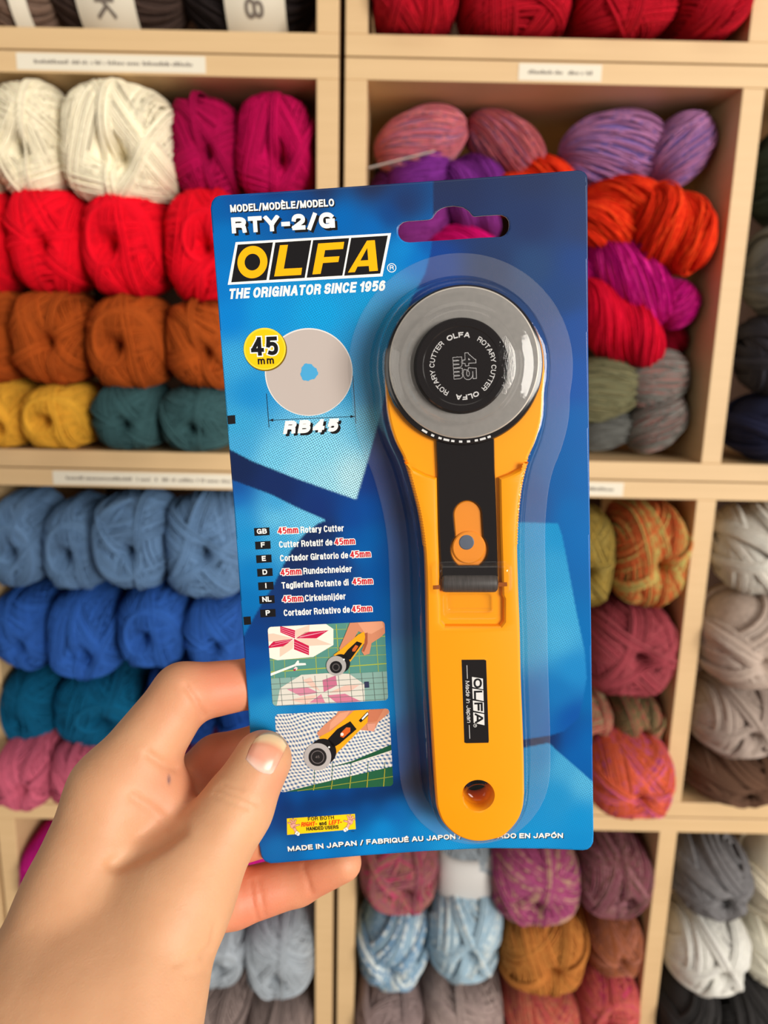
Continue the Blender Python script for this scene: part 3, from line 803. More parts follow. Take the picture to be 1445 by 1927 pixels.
    amp = t.n('ShaderNodeMapRange'); amp.inputs['From Min'].default_value = 0.17; amp.inputs['From Max'].default_value = 0.5
    amp.inputs['To Min'].default_value = 0.07; amp.inputs['To Max'].default_value = 0.75; t.l(bw.outputs[0], amp.inputs['Value'])
    k = t.math('ADD', 1.0, t.math('MULTIPLY', amp.outputs[0], t.math('ADD', w, t.math('SUBTRACT', fine.outputs['Fac'], 0.5))))
    mul = t.n('ShaderNodeVectorMath', operation='SCALE'); t.l(at_.outputs['Color'], mul.inputs[0]); t.l(k, mul.inputs['Scale'])
    t.l(mul.outputs[0], t.b.inputs['Base Color']); t.b.inputs['Roughness'].default_value = 0.27; t.b.inputs['Specular IOR Level'].default_value = 0.25
    o = link('backing_card', me, t.m, package)
    me.materials.append(flat_mat((226, 226, 224), 0.6, name='card_core'))
    return o
build_card()

# ---- printed lettering and pictures
# a stroke alphabet: each letter is drawn in a unit box (0..1 across, 0..1 up) as pen strokes of even weight
def _arc(cx, cy, rx, ry, a0, a1, n=14, p=2.25):
    o = []
    for i in range(n + 1):
        t = math.radians(a0 + (a1 - a0) * i / n); c, s_ = math.cos(t), math.sin(t)
        o.append((cx + rx * math.copysign(abs(c) ** (2 / p), c), cy + ry * math.copysign(abs(s_) ** (2 / p), s_)))
    return o
_H = 0.74
def _lc(st): return [[(x, y * _H) for x, y in q] for q in st]
_GO = [_arc(.5, .5, .5, .5, 90, 450, 36)]
_P = [[(0, 0), (0, 1)], [(0, 1), (.5, 1)] + _arc(.5, .74, .5, .26, 90, -90)[1:] + [(0, .48)]]
_n = [[(0, 0), (0, 1)], [(0, .6)] + _arc(.52, .58, .48, .42, 170, 0) + [(1, 0)]]
_S = [_arc(.5, .74, .48, .26, 25, 250, 16) + _arc(.5, .27, .5, .27, 75, -160, 18)]
_six = [_arc(.5, .31, .5, .31, 90, 450, 28), _arc(.52, .5, .52, .5, 55, 180, 12) + [(0, .31)]]
GLY = {
 'A': (.74, [[(0, 0), (.44, 1)], [(.56, 1), (1, 0)], [(.25, .3), (.75, .3)]]), 'B': (.66, [[(0, 0), (0, 1)], [(0, 1), (.5, 1)] + _arc(.5, .77, .42, .23, 90, -90)[1:] + [(0, .54)], [(0, .54), (.55, .54)] + _arc(.55, .27, .45, .27, 90, -90)[1:] + [(0, 0)]]),
 'C': (.68, [_arc(.5, .5, .5, .5, 40, 320, 26)]), 'D': (.68, [[(0, 0), (0, 1)], [(0, 1), (.42, 1)] + _arc(.42, .5, .58, .5, 90, -90, 20)[1:] + [(0, 0)]]),
 'E': (.56, [[(0, 0), (0, 1)], [(0, 1), (1, 1)], [(0, .52), (.9, .52)], [(0, 0), (1, 0)]]), 'F': (.54, [[(0, 0), (0, 1)], [(0, 1), (1, 1)], [(0, .5), (.9, .5)]]),
 'G': (.72, [_arc(.5, .5, .5, .5, 42, 318, 26), [(.6, .45), (1, .45)], [(1, .45), (1, .02)]]), 'H': (.68, [[(0, 0), (0, 1)], [(1, 0), (1, 1)], [(0, .52), (1, .52)]]),
 'I': (.0, [[(0, 0), (0, 1)]]), 'J': (.52, [[(1, 1)] + _arc(.5, .3, .5, .3, 0, -170)]), 'K': (.68, [[(0, 0), (0, 1)], [(1, 1), (.05, .38)], [(.38, .58), (1, 0)]]),
 'L': (.52, [[(0, 0), (0, 1)], [(0, 0), (1, 0)]]), 'M': (.84, [[(0, 0), (0, 1)], [(1, 0), (1, 1)], [(0, 1), (.5, .05)], [(1, 1), (.5, .05)]]),
 'N': (.68, [[(0, 0), (0, 1)], [(1, 0), (1, 1)], [(0, 1), (1, 0)]]), 'O': (.74, _GO), 'P': (.62, _P), 'Q': (.74, _GO + [[(.6, .25), (1, -.02)]]),
 'R': (.66, _P + [[(.5, .48), (.8, .44)] + [(.95, .3), (1, 0)]]), 'S': (.62, _S), 'T': (.6, [[(0, 1), (1, 1)], [(.5, 0), (.5, 1)]]),
 'U': (.66, [[(0, 1)] + _arc(.5, .36, .5, .36, 180, 360, 18) + [(1, 1)]]), 'V': (.68, [[(0, 1), (.5, 0)], [(1, 1), (.5, 0)]]), 'X': (.66, [[(0, 0), (1, 1)], [(0, 1), (1, 0)]]),
 'Y': (.68, [[(0, 1), (.5, .42)], [(1, 1), (.5, .42)], [(.5, .42), (.5, 0)]]), 'W': (1.0, [[(0, 1), (.25, 0)], [(.5, 1), (.25, 0)], [(.5, 1), (.75, 0)], [(1, 1), (.75, 0)]]),
 '0': (.56, _GO), '1': (.3, [[(1, 0), (1, 1)], [(1, .92), (.05, .74)]]), '2': (.56, [_arc(.5, .7, .5, .3, 175, -30, 16) + [(.0, .02)], [(0, 0), (1, 0)]]),
 '4': (.62, [[(.74, 0), (.74, 1)], [(.66, .93), (.10, .36)], [(0, .25), (1, .25)]]), '5': (.58, [[(.92, 1), (.14, 1)], [(.14, 1), (.07, .54)], _arc(.5, .32, .5, .32, 133, -118, 20)]),
 '6': (.58, _six), '9': (.58, [[(1 - x, 1 - y) for x, y in q] for q in _six]), '8': (.58, [_arc(.5, .76, .42, .24, 90, 450, 24), _arc(.5, .26, .5, .26, 90, 450, 24)]),
 '-': (.28, [[(0, .38), (1, .38)]]), '/': (.34, [[(0, -.06), (1, 1.02)]]), '.': (0, [[(0, 0), (0, .02)]]),
 'a': (.5, _lc([[(.04, .74)] + _arc(.5, .7, .46, .3, 150, 0) + [(1, 0)], [(1, .56), (.42, .54)] + _arc(.42, .27, .42, .27, 90, 270) + [(.8, .08), (1, .3)]])),
 'b': (.52, [[(0, 0), (0, 1)]] + _lc([_arc(.5, .5, .5, .5, 90, 450, 28)])), 'c': (.5, _lc([_arc(.5, .5, .5, .5, 40, 320, 22)])), 'd': (.52, [[(1, 0), (1, 1)]] + _lc([_arc(.5, .5, .5, .5, 90, 450, 28)])),
 'e': (.52, _lc([[(.04, .5), (1, .5)], [(1, .5)] + _arc(.5, .5, .5, .5, 0, 315, 26)])), 'f': (.3, [[(.4, 0), (.4, .8)] + _arc(.85, .78, .45, .22, 180, 90, 6), [(0, .72), (1, .72)]]),
 'g': (.52, _lc([_arc(.5, .5, .5, .5, 90, 450, 28), [(1, 1), (1, 0)] + _arc(.5, 0, .5, .3, 0, -160, 12)])), 'h': (.5, [[(0, 0), (0, 1)]] + _lc([_n[1]])),
 'i': (.0, [[(0, 0), (0, .70)], [(0, .97), (0, 1.0)]]), 'j': (.12, [[(1, .7), (1, -.14), (0, -.22)], [(1, .97), (1, 1)]]), 'k': (.5, [[(0, 0), (0, 1)], [(1, .72), (.05, .28)], [(.35, .44), (1, 0)]]),
 'l': (.0, [[(0, 0), (0, 1)]]), 'm': (.86, _lc([[(0, 0), (0, 1)], [(0, .6)] + _arc(.26, .6, .24, .4, 170, 0, 10) + [(.5, 0)], [(.5, .6)] + _arc(.76, .6, .24, .4, 170, 0, 10) + [(1, 0)]])),
 'n': (.5, _lc(_n)), 'o': (.53, _lc(_GO)), 'p': (.52, _lc([[(0, -.32), (0, 1)], _arc(.5, .5, .5, .5, 90, 450, 28)])), 'r': (.3, _lc([[(0, 0), (0, 1)], [(0, .55), (.25, .85), (1, .98)]])),
 's': (.5, _lc(_S)), 't': (.28, [[(.4, .95), (.4, .14), (.55, 0), (1, 0)], [(0, .72), (1, .72)]]), 'u': (.5, _lc([[(1, 0), (1, 1)], [(0, 1)] + _arc(.48, .4, .48, .4, 180, 350, 12)])),
 'v': (.5, _lc([[(0, 1), (.5, 0)], [(1, 1), (.5, 0)]])), 'y': (.52, _lc([[(0, 1), (.5, .0)], [(1, 1), (.42, -.2), (.1, -.3)]])),
}
for ch_, base_, acc in (('È', 'E', [(.3, 1.3), (.62, 1.14)]), ('É', 'E', [(.7, 1.3), (.38, 1.14)]), ('Ó', 'O', [(.66, 1.32), (.4, 1.16)])):
    GLY[ch_] = (GLY[base_][0], GLY[base_][1] + [acc])

def stroke_poly(P, t, closed):
    """even-weight pen stroke along P: list of quads with mitred joins, square ends"""
    P = np.array(P, float); keep = np.r_[True, np.linalg.norm(np.diff(P, axis=0), axis=1) > 1e-7]; P = P[keep]
    if len(P) < 2: return []
    d = np.diff(P, axis=0); d /= np.linalg.norm(d, axis=1, keepdims=True)
    if not closed:
        P[0] = P[0] - d[0] * t / 2; P[-1] = P[-1] + d[-1] * t / 2
    nr = np.stack([-d[:, 1], d[:, 0]], 1)
    m = np.zeros_like(P); n = len(P)
    for i in range(n):
        if closed and i in (0, n - 1): a, b = nr[-1], nr[0]
        else: a, b = nr[max(0, i - 1)], nr[min(n - 2, i)]
        v = a + b; L = v @ v
        m[i] = v * (2 / L) if L > 0.8 else b
    A, B = P + m * t / 2, P - m * t / 2
    return [np.array([A[i], A[i + 1], B[i + 1], B[i]]) for i in range(n - 1)]

def clip_y(q, lo, hi):
    for s_, lim in ((1, lo), (-1, -hi)):
        out = []
        for j in range(len(q)):
            a, b = q[j - 1], q[j]; fa, fb = s_ * a[1] - lim, s_ * b[1] - lim
            if (fa >= 0) != (fb >= 0): out.append(a + (b - a) * (fa / (fa - fb)))
            if fb >= 0: out.append(b)
        q = out
        if len(q) < 3: return []
    return q

def letters(txt, L, cap, t, shear=0.0, space=1.0, grow=0.0):
    """polygons of a line of lettering L long and cap high (mm), pen weight t; grow widens the pen all round"""
    gap = 0.13 * space; nat = 0
    items = []
    for ch in txt:
        if ch == ' ': items.append((None, 0.26)); continue
        items.append((ch, GLY[ch][0]))
    # width = sum(w_i * k + t) + gaps * k
    nl = sum(1 for c, _ in items if c); wsum = sum(w for c, w in items) + gap * (len(items) - 1)
    k = max((L - nl * t) / max(wsum, 1e-6), 0.05 * cap)
    x = 0.0; out = []
    for c, w in items:
        if c is None: x += (w + gap) * k; continue
        W = w * k
        desc = c in 'gpjyQ/'; acc = c in 'ÈÉÓ'
        for st in GLY[c][1]:
            pts = [(x + t / 2 + u * W, t / 2 + v * (cap - t)) for u, v in st]
            closed = np.hypot(pts[0][0] - pts[-1][0], pts[0][1] - pts[-1][1]) < 1e-6
            for q in stroke_poly(pts, t + 2 * grow, closed):
                q = clip_y(list(q), -grow - (cap if desc else 0), cap + grow + (cap if acc or c == '/' else 0))
                if len(q) > 2: out.append(np.array([(p_[0] + shear * p_[1], p_[1]) for p_ in q]))
        x += W + t + gap * k
    return out

class Print:
    LAYER = 0.035
    def __init__(s, base=0.0): s.V = []; s.F = []; s.M = []; s.mats = []; s.base = base
    def mi(s, col):
        m = col if isinstance(col, bpy.types.Material) else flat_mat(col, 0.28, 0.3)
        if m not in s.mats: s.mats.append(m)
        return s.mats.index(m)
    def raw(s, V3, Fc, col):
        k = sum(len(v) for v in s.V); i = s.mi(col)
        s.V.append(np.asarray(V3, float)); s.F += [tuple(a + k for a in f) for f in Fc]; s.M += [i] * len(Fc)
    def z(s, layer): return s.base + s.LAYER * (1 + layer)
    def poly(s, px, col, layer=0):
        z = s.z(layer); V = [loc(x, y, s.base) for x, y in px]; V = np.array(V); V[:, 2] = z
        tri = tessellate_polygon([[Vector(v) for v in V]])
        s.raw(V, tri, col)
    def line(s, a, b, w, col, layer=0):
        a, b = np.array(a, float), np.array(b, float); d = b - a; n = np.array([-d[1], d[0]]) / (np.linalg.norm(d) + 1e-9) * w / 2
        s.poly([a + n, b + n, b - n, a - n], col, layer)
    def disc(s, c, r, col, layer=0, n=40, ry=None, rot=0.0):
        ry = ry or r; ca, sa = math.cos(rot), math.sin(rot)
        s.poly([(c[0] + r * math.cos(t) * ca - ry * math.sin(t) * sa, c[1] + r * math.cos(t) * sa + ry * math.sin(t) * ca) for t in np.arange(n) / n * 2 * math.pi], col, layer)
    def ring(s, c, r0, r1, col, layer=0, n=48, asp=1.0):
        z = s.z(layer); V = []
        for r in (r0, r1):
            for t in np.arange(n) / n * 2 * math.pi: V.append((*loc(c[0] + r * math.cos(t), c[1] + r * asp * math.sin(t), s.base)[:2], z))
        s.raw(V, [(i, (i + 1) % n, n + (i + 1) % n, n + i) for i in range(n)], col)
    def text(s, txt, p0, p1, cap, col, layer=0, bold=0.0, shear=0.0, space=1.0, shadow=None, outline=None, center=False):
        """baseline from photo point p0 to p1, capital height cap (photo px)"""
        a, b = loc(*p0, s.base)[:2], loc(*p1, s.base)[:2]
        e = np.array(p1, float) - np.array(p0, float); e = np.array([e[1], -e[0]]) / np.linalg.norm(e) * cap
        cap = np.linalg.norm(loc(p0[0] + e[0], p0[1] + e[1], s.base)[:2] - a)
        if shadow: s._put(txt, a + np.array(shadow[0]), b + np.array(shadow[0]), cap, shadow[1], layer, bold, shear, space, center)
        if outline: s._put(txt, a, b, cap, outline[1], layer + 1, bold + outline[0], shear, space, center, ref=bold)
        s._put(txt, a, b, cap, col, layer + 2, bold, shear, space, center)
    def _put(s, txt, a, b, cap, col, layer, bold, shear, space, center, ref=None):
        ex = b - a; L = np.linalg.norm(ex); ex = ex / L; ey = np.array([-ex[1], ex[0]])
        w = ref if ref is not None else bold
        t = cap * (0.13 + 2.4 * w); grow = 0 if ref is None else (bold - ref) * 2.2 * cap
        o = a
        if center:
            n = sum(GLY[c][0] for c in txt) + 0.13 * (len(txt) - 1); Lc = n * cap * 1.0 + len(txt) * t
            o = (a + b) / 2 - ex * Lc / 2; L = Lc
        L -= shear * cap
        for i, q in enumerate(letters(txt, L, cap, t, shear, space, grow)):
            W = o + q[:, 0:1] * ex + q[:, 1:2] * ey
            s.raw(np.column_stack([W, np.full(len(W), s.z(layer) + 0.0004 * (i % 12))]), [tuple(range(len(W)))], col)
    def build(s, name, parent, clip=None):
        V = np.vstack(s.V); me = bpy.data.meshes.new(name)
        me.from_pydata([tuple(v) for v in V * MM], [], s.F); me.update()
        for m in s.mats: me.materials.append(m)
        me.polygons.foreach_set('material_index', np.array(s.M, np.int32))
        # all printed faces look towards the reader
        bm = bmesh.new(); bm.from_mesh(me)
        for f in bm.faces:
            f.normal_update()
            if f.normal.z < 0: f.normal_flip()
        bm.to_mesh(me); bm.free()
        o = bpy.data.objects.new(name, me); COL.objects.link(o); o.parent = parent
        return o

WHITE, INK, YEL = (244, 244, 240), (24, 22, 24), (252, 180, 10)
p = Print()
p.text('MODEL/MODÈLE/MODELO', (433.8, 399.7), (629, 388), 14.0, WHITE, bold=0.035, shadow=((0.3, -0.3), INK))
p.text('RTY-2/G', (436.7, 439.5), (630.6, 429.0), 30, WHITE, bold=0.06, shadow=((0.75, -0.75), INK))
p.build('model_lettering', package)

p = Print()
TL, TR, BR, BL = [np.array(q) for q in Z1([(218, 536), (1224, 477), (1168, 757), (167, 812)])]
p.poly([TL, TR, BR, BL], WHITE, 0)
for q in ([(232, 552), (460, 537), (418, 781), (190, 796)], [(475, 538), (708, 523), (665, 767), (434, 781)],
          [(720, 523), (953, 509), (909, 752), (678, 766)], [(966, 508), (1203, 493), (1154, 739), (921, 753)]):
    p.poly(Z1(q), INK, 1)
c0 = Z1([(327, 665)])[0]
nseg = 56
outer = [(327 + 97 * math.cos(a) - 4 * math.sin(a), 665 + 105 * math.sin(a)) for a in np.arange(nseg) / nseg * 2 * math.pi]
innr = [(327 + 50 * math.cos(a) - 2 * math.sin(a), 665 + 54 * math.sin(a)) for a in np.arange(nseg) / nseg * 2 * math.pi]
p.poly(Z1(outer), YEL, 2); p.poly(Z1(innr), INK, 3)
p.poly(Z1([(505, 556), (557, 553), (530, 708), (648, 702), (642, 748), (468, 758)]), YEL, 2)
p.poly(Z1([(752, 545), (921, 534), (914, 580), (797, 588), (789, 633), (890, 627), (883, 664), (783, 671), (768, 741), (715, 745)]), YEL, 2)
p.poly(Z1([(1068, 526), (1119, 523), (1139, 721), (1083, 725), (1080, 690), (1007, 694), (990, 730), (945, 733)]), YEL, 2)
p.poly(Z1([(1026, 655), (1076, 652), (1070, 574)]), INK, 3)
cr = Z1([(1228, 702)])[0]; p.ring(cr, 7.2, 8.6, WHITE, 0)
p.text('R', (cr[0] - 3.6, cr[1] + 4.2), (cr[0] + 3.8, cr[1] + 3.8), 8.6, WHITE, bold=0.01)
p.text('THE ORIGINATOR SINCE 1956', Z1([(172, 905)])[0], Z1([(1195, 850)])[0], 19.5, WHITE, bold=0.04, shear=0.2)
p.build('brand_logo', package)

# blade picture, badge
p = Print()
bc = ZA([(690, 578)])[0]
p.disc(bc, 82.6, (226, 222, 218), 0, 72); p.disc((bc[0] + 0.4, bc[1] + 0.6), 80.6, (190, 178, 172), 1, 72)
hol = []
for i in range(48):
    a = i / 48 * 2 * math.pi; r = 16.2 + (1.6 if (i % 16) in (0, 1, 2) else 0) - (1.8 if (i % 16) in (8, 9, 10, 11) else 0)
    hol.append((bc[0] + r * math.cos(a), bc[1] + 0.8 + r * math.sin(a)))
p.poly(hol, (74, 164, 214), 2)
DK = (26, 30, 40)
for a, b in ((ZA([(403, 725)])[0], ZA([(421, 955)])[0]), (ZA([(990, 602)])[0], ZA([(1010, 928)])[0])): p.line(a, b, 1.0, DK, 2)
a, b = np.array(ZA([(420, 906)])[0]), np.array(ZA([(1003, 880)])[0]); p.line(a, b, 1.0, DK, 2)
dd = (b - a) / np.linalg.norm(b - a); nn = np.array([-dd[1], dd[0]])
p.poly([a, a + dd * 8 + nn * 2.8, a + dd * 8 - nn * 2.8], DK, 3); p.poly([b, b - dd * 8 - nn * 2.8, b - dd * 8 + nn * 2.8], DK, 3)
p.text('RB45', ZA([(515, 1000)])[0], ZA([(905, 981)])[0], 24.5, WHITE, bold=0.07, shear=0.25, space=1.6, shadow=((0.75, -0.75), INK))
p.build('blade_picture', package)

p = Print(0.14)
gc = ZA([(391, 421)])[0]
p.disc((gc[0] + 1.2, gc[1] + 1.4), 40.5, (120, 92, 8), 0, 48); p.disc(gc, 39.6, (250, 214, 60), 1, 48); p.disc((gc[0] + 0.3, gc[1] + 0.3), 36.5, (250, 200, 14), 2, 48)
p.text('45', ZA([(301, 470)])[0], ZA([(485, 462)])[0], 35, INK, 3, bold=0.035, outline=(0.03, WHITE))
p.text('mm', ZA([(346, 527)])[0], ZA([(455, 522)])[0], 13.5, INK, 3, bold=0.03, space=2.2)
p.build('size_badge', package)

# registration marks and language list
for q in ([(427.6, 782.3), (442.4, 781), (443.2, 797.4), (429, 798.6)], ZB([(106, 1068), (158, 1064), (162, 1122), (111, 1126)])):
    p = Print(); p.poly(q, INK); p.build('registration_mark', package)
p = Print()
RDT = (206, 30, 44)
for k, s_ in enumerate(('GB', 'F', 'E', 'D', 'I', 'NL', 'P')):
    x, y = 182 + 7.2 * k, 433 + 97.2 * k
    p.poly(ZB([(x, y), (x + 110, y - 6), (x + 113, y + 50), (x + 4, y + 56)]), INK, 0)
    p.text(s_, ZB([(x + 20, y + 42)])[0], ZB([(x + 96, y + 38)])[0], 9.6, WHITE, 0, bold=0.035, center=True)
rows = [(('45mm', 355, 475, 500, 468), ('Rotary Cutter', 517, 468, 826, 455)), (('Cutter Rotatif de', 363, 573, 745, 556), ('45mm', 760, 554, 905, 547)),
        (('Cortador Giratorio de', 370, 671, 857, 648), ('45mm', 872, 645, 1018, 638)), (('45mm', 374, 772, 523, 764), ('Rundschneider', 537, 763, 884, 746)),
        (('Taglierina Rotante di', 382, 866, 860, 842), ('45mm', 888, 838, 1033, 832)), (('45mm', 387, 964, 535, 957), ('Cirkelsnijder', 548, 957, 840, 942)),
        (('Cortador Rotativo de', 397, 1062, 870, 1037), ('45mm', 884, 1035, 1028, 1028))]
for r in rows:
    for (s_, x0, y0, x1, y1) in r:
        a, b = ZB([(x0, y0), (x1, y1)])
        if s_ == '45mm': p.text(s_, a, b, 12.2, RDT, 0, bold=0.024, outline=(0.05, WHITE))
        else: p.text(s_, a, b, 12.2, WHITE, 0, bold=0.018, space=1.04)
p.build('language_list', package)

# two small printed photographs
def rrect(q, r=7, n=5):
    """rounded quad from four corners TL TR BR BL"""
    q = [np.array(a, float) for a in q]; out = []
    for i in range(4):
        c, a, b = q[i], q[i - 1], q[(i + 1) % 4]
        u = (a - c) / np.linalg.norm(a - c); v = (b - c) / np.linalg.norm(b - c)
        for k in range(n + 1):
            t = k / n * math.pi / 2
            out.append(tuple(c + u * r * (1 - math.sin(t)) + v * r * (1 - math.cos(t))))
    return out
def clip_poly(sub, clipq):
    """Sutherland-Hodgman: polygon inside a convex quad"""
    out = [tuple(map(float, s)) for s in sub]
    cq = list(clipq)
    area = sum(cq[i - 1][0] * cq[i][1] - cq[i][0] * cq[i - 1][1] for i in range(len(cq)))
    if area < 0: cq = cq[::-1]
    for i in range(len(cq)):
        a, b = cq[i - 1], cq[i]; inp, out = out, []
        if not inp: return []
        side = lambda p_: (b[0] - a[0]) * (p_[1] - a[1]) - (b[1] - a[1]) * (p_[0] - a[0])
        for j in range(len(inp)):
            P0, P1 = inp[j - 1], inp[j]; s0, s1 = side(P0), side(P1)
            if (s0 >= 0) != (s1 >= 0):
                t = s0 / (s0 - s1); out.append((P0[0] + (P1[0] - P0[0]) * t, P0[1] + (P1[1] - P0[1]) * t))
            if s1 >= 0: out.append(P1)
    return out

SK, SK2, SKD = (206, 136, 104), (222, 156, 124), (160, 88, 62)
p = Print()
Q1 = Z6([(175, 80), (1058, 33), (1086, 632), (214, 676)])
R1 = rrect(Q1)
def P1(pts, col, layer):
    c = clip_poly(Z6(pts), R1)
    if len(c) > 2: p.poly(c, col, layer)
p.poly(R1, (84, 142, 132), 0)
for x0, x1, w in ((205, 235, 1.0), (285, 320, 1.0), (520, 560, 1.4), (690, 735, 1.6), (850, 890, 1.0), (985, 1030, 1.2), (620, 660, .7), (770, 805, .7)):
    P1([(x0, 60), (x0 + w * 4, 60), (x1 + w * 4, 700), (x1, 700)], (160, 176, 70), 1)
for y0, y1, w in ((120, 80, .8), (190, 145, 1.4), (260, 215, .8), (330, 285, .8), (420, 350, 1.8), (470, 425, .8)):
    P1([(150, y0), (1100, y1), (1100, y1 + w * 4), (150, y0 + w * 4)], (168, 180, 66), 1)
P1([(150, 70), (600, 45), (672, 95), (672, 215), (520, 305), (250, 330), (150, 300)], (240, 232, 220), 2)
CRM, PCH, RD = (240, 232, 220), (236, 200, 180), (196, 26, 72)
P1([(270, 72), (382, 104), (382, 166), (272, 120)], RD, 3); P1([(390, 165), (460, 118), (635, 104), (545, 165)], RD, 3)
P1([(375, 168), (488, 222), (488, 292), (375, 248)], RD, 3); P1([(368, 168), (300, 225), (170, 240), (220, 188)], RD, 3)
P1([(382, 105), (390, 100), (492, 64), (490, 115), (390, 160)], PCH, 3); P1([(390, 168), (545, 168), (660, 212), (480, 222)], PCH, 3)
P1([(372, 176), (366, 240), (268, 305), (268, 238)], PCH, 3); P1([(366, 164), (230, 190), (170, 188), (175, 132), (220, 128)], PCH, 3)
for a in ([(276, 84), (380, 118)], [(276, 98), (380, 134)], [(274, 110), (380, 150)], [(410, 158), (610, 112)], [(420, 150), (580, 118)], [(376, 190), (486, 240)], [(376, 208), (486, 258)], [(376, 228), (486, 276)], [(230, 196), (355, 174)], [(200, 222), (340, 186)]):
    (xa, ya), (xb, yb) = a; P1([(xa, ya), (xb, yb), (xb, yb + 3), (xa, ya + 3)], (236, 170, 190), 4)
P1([(190, 432), (380, 360), (400, 332), (412, 334), (412, 352), (462, 352), (466, 366), (392, 372), (200, 448)], (244, 240, 232), 3)
P1([(372, 395), (386, 378), (402, 386), (398, 402), (378, 412)], (230, 210, 210), 3); P1([(370, 398), (388, 394), (388, 408), (374, 412)], (170, 30, 60), 4)
# clear ruler over a second patchwork star
P1([(180, 470), (1100, 412), (1110, 660), (200, 720)], (132, 168, 160), 3)
P1([(270, 540), (430, 440), (620, 428), (790, 432), (905, 510), (910, 640), (240, 690)], (216, 212, 202), 4)
P1([(590, 480), (690, 445), (700, 520), (600, 570)], (196, 110, 140), 5); P1([(320, 548), (480, 535), (560, 575), (420, 598)], (206, 132, 156), 5)
P1([(625, 595), (760, 582), (880, 640), (700, 655)], (204, 120, 148), 5); P1([(490, 650), (580, 585), (610, 650)], (206, 130, 154), 5)
P1([(640, 575), (760, 520), (870, 515), (800, 565)], (224, 186, 172), 5); P1([(440, 480), (500, 460), (570, 560), (520, 540)], (226, 190, 176), 5); P1([(340, 630), (470, 600), (560, 590), (470, 660)], (226, 190, 176), 5)
for x in (265, 352, 440, 530, 620, 708, 795, 882, 968, 1040): P1([(x, 462 - (x - 265) * .06), (x + 3, 462 - (x - 265) * .06), (x + 24, 670), (x + 21, 670)], (96, 110, 106), 6)
for y in (490, 530, 575, 618, 655): P1([(190, y + 20), (1100, y - 35), (1100, y - 32), (190, y + 23)], (104, 118, 112), 6)
P1([(905, 492), (940, 490), (944, 535), (909, 538)], (50, 56, 84), 7)
# hand and cutter
P1([(800, 40), (1075, 20), (1075, 110), (1030, 155), (960, 200), (945, 280), (905, 292), (885, 262), (905, 200), (905, 130), (860, 110), (820, 180), (760, 250), (722, 262), (716, 240), (760, 140)], SK, 7)
P1([(855, 45), (1040, 36), (1050, 80), (960, 130), (905, 120)], SK2, 8); P1([(905, 130), (930, 118), (930, 200), (905, 265), (890, 262), (908, 195)], SKD, 8)
P1([(720, 255), (860, 135), (905, 112), (912, 150), (905, 200), (800, 340), (760, 320), (672, 290)], (244, 164, 28), 9)
P1([(780, 250), (850, 185), (890, 200), (800, 325), (740, 300)], INK, 10); P1([(815, 245), (840, 212), (862, 222), (836, 262), (815, 262)], (206, 96, 40), 11)
p.disc(Z6([(728, 352)])[0], 17.5, (28, 26, 28), 10); p.disc(Z6([(694, 370)])[0], 18.6, (170, 166, 164), 11); p.disc(Z6([(692, 380)])[0], 11.6, (30, 28, 30), 12)
p.ring(Z6([(692, 380)])[0], 5.2, 7.2, (84, 80, 80), 13); p.disc(Z6([(752, 322)])[0], 1.6, WHITE, 12)
p.build('printed_photo', package)

p = Print()
Q2 = Z6([(230, 740), (1093, 695), (1125, 1280), (262, 1328)])
R2 = rrect(Q2)
def P2(pts, col, layer):
    c = clip_poly(Z6(pts), R2)
    if len(c) > 2: p.poly(c, col, layer)
def gingham():
    t = NT('printed_gingham')
    tc = t.n('ShaderNodeTexCoord'); mp = t.n('ShaderNodeMapping'); mp.inputs['Scale'].default_value = (1000,) * 3; mp.inputs['Rotation'].default_value = (0, 0, -0.12)
    t.l(tc.outputs['Object'], mp.inputs['Vector'])
    nz = t.n('ShaderNodeTexNoise'); nz.inputs['Scale'].default_value = 0.055; nz.inputs['Detail'].default_value = 1; t.l(mp.outputs['Vector'], nz.inputs['Vector'])
    ma = t.n('ShaderNodeVectorMath', operation='MULTIPLY_ADD'); t.l(nz.outputs['Color'], ma.inputs[0]); ma.inputs[1].default_value = (7, 7, 0); t.l(mp.outputs['Vector'], ma.inputs[2])
    sx = t.n('ShaderNodeSeparateXYZ'); t.l(ma.outputs[0], sx.inputs[0])
    cm = t.math('ADD', sx.outputs['X'], t.math('MULTIPLY', sx.outputs['Y'], 0.45))
    fx = t.math('GREATER_THAN', t.math('SINE', t.math('MULTIPLY', cm, 4.9)), 0.0)
    fy = t.math('GREATER_THAN', t.math('SINE', t.math('MULTIPLY', sx.outputs['Y'], 4.6)), 0.0)
    a = t.math('MULTIPLY', t.math('ADD', fx, fy), 0.5)
    b = t.math('POWER', a, 1.45)
    c = t.mix(b, lin((238, 232, 222)), lin((66, 104, 150)))
    t.l(c, t.b.inputs['Base Color']); t.b.inputs['Roughness'].default_value = 0.42; t.b.inputs['Specular IOR Level'].default_value = 0.35
    return t.m
p.poly(R2, gingham(), 0)
P2([(230, 1345), (560, 1262), (1140, 1128), (1140, 1300)], (34, 92, 62), 1)
for x0, x1 in ((530, 520), (665, 650), (805, 780), (932, 915), (1058, 1050)): P2([(x0, 1100), (x0 + 5, 1100), (x1 + 5, 1330), (x1, 1330)], (34, 92, 62), 1)
for x, yt in ((528, 1270), (662, 1240), (802, 1208), (932, 1178), (1058, 1150)): P2([(x, yt), (x + 5, yt - 1), (x - 6, 1320), (x - 12, 1320)], (176, 168, 52), 2)
P2([(400, 1316), (1130, 1205), (1130, 1210), (400, 1320)], (150, 156, 56), 2)
P2([(640, 1142), (820, 1090), (1010, 1010), (1130, 958), (1130, 1005), (980, 1055), (820, 1105)], (30, 84, 56), 1)
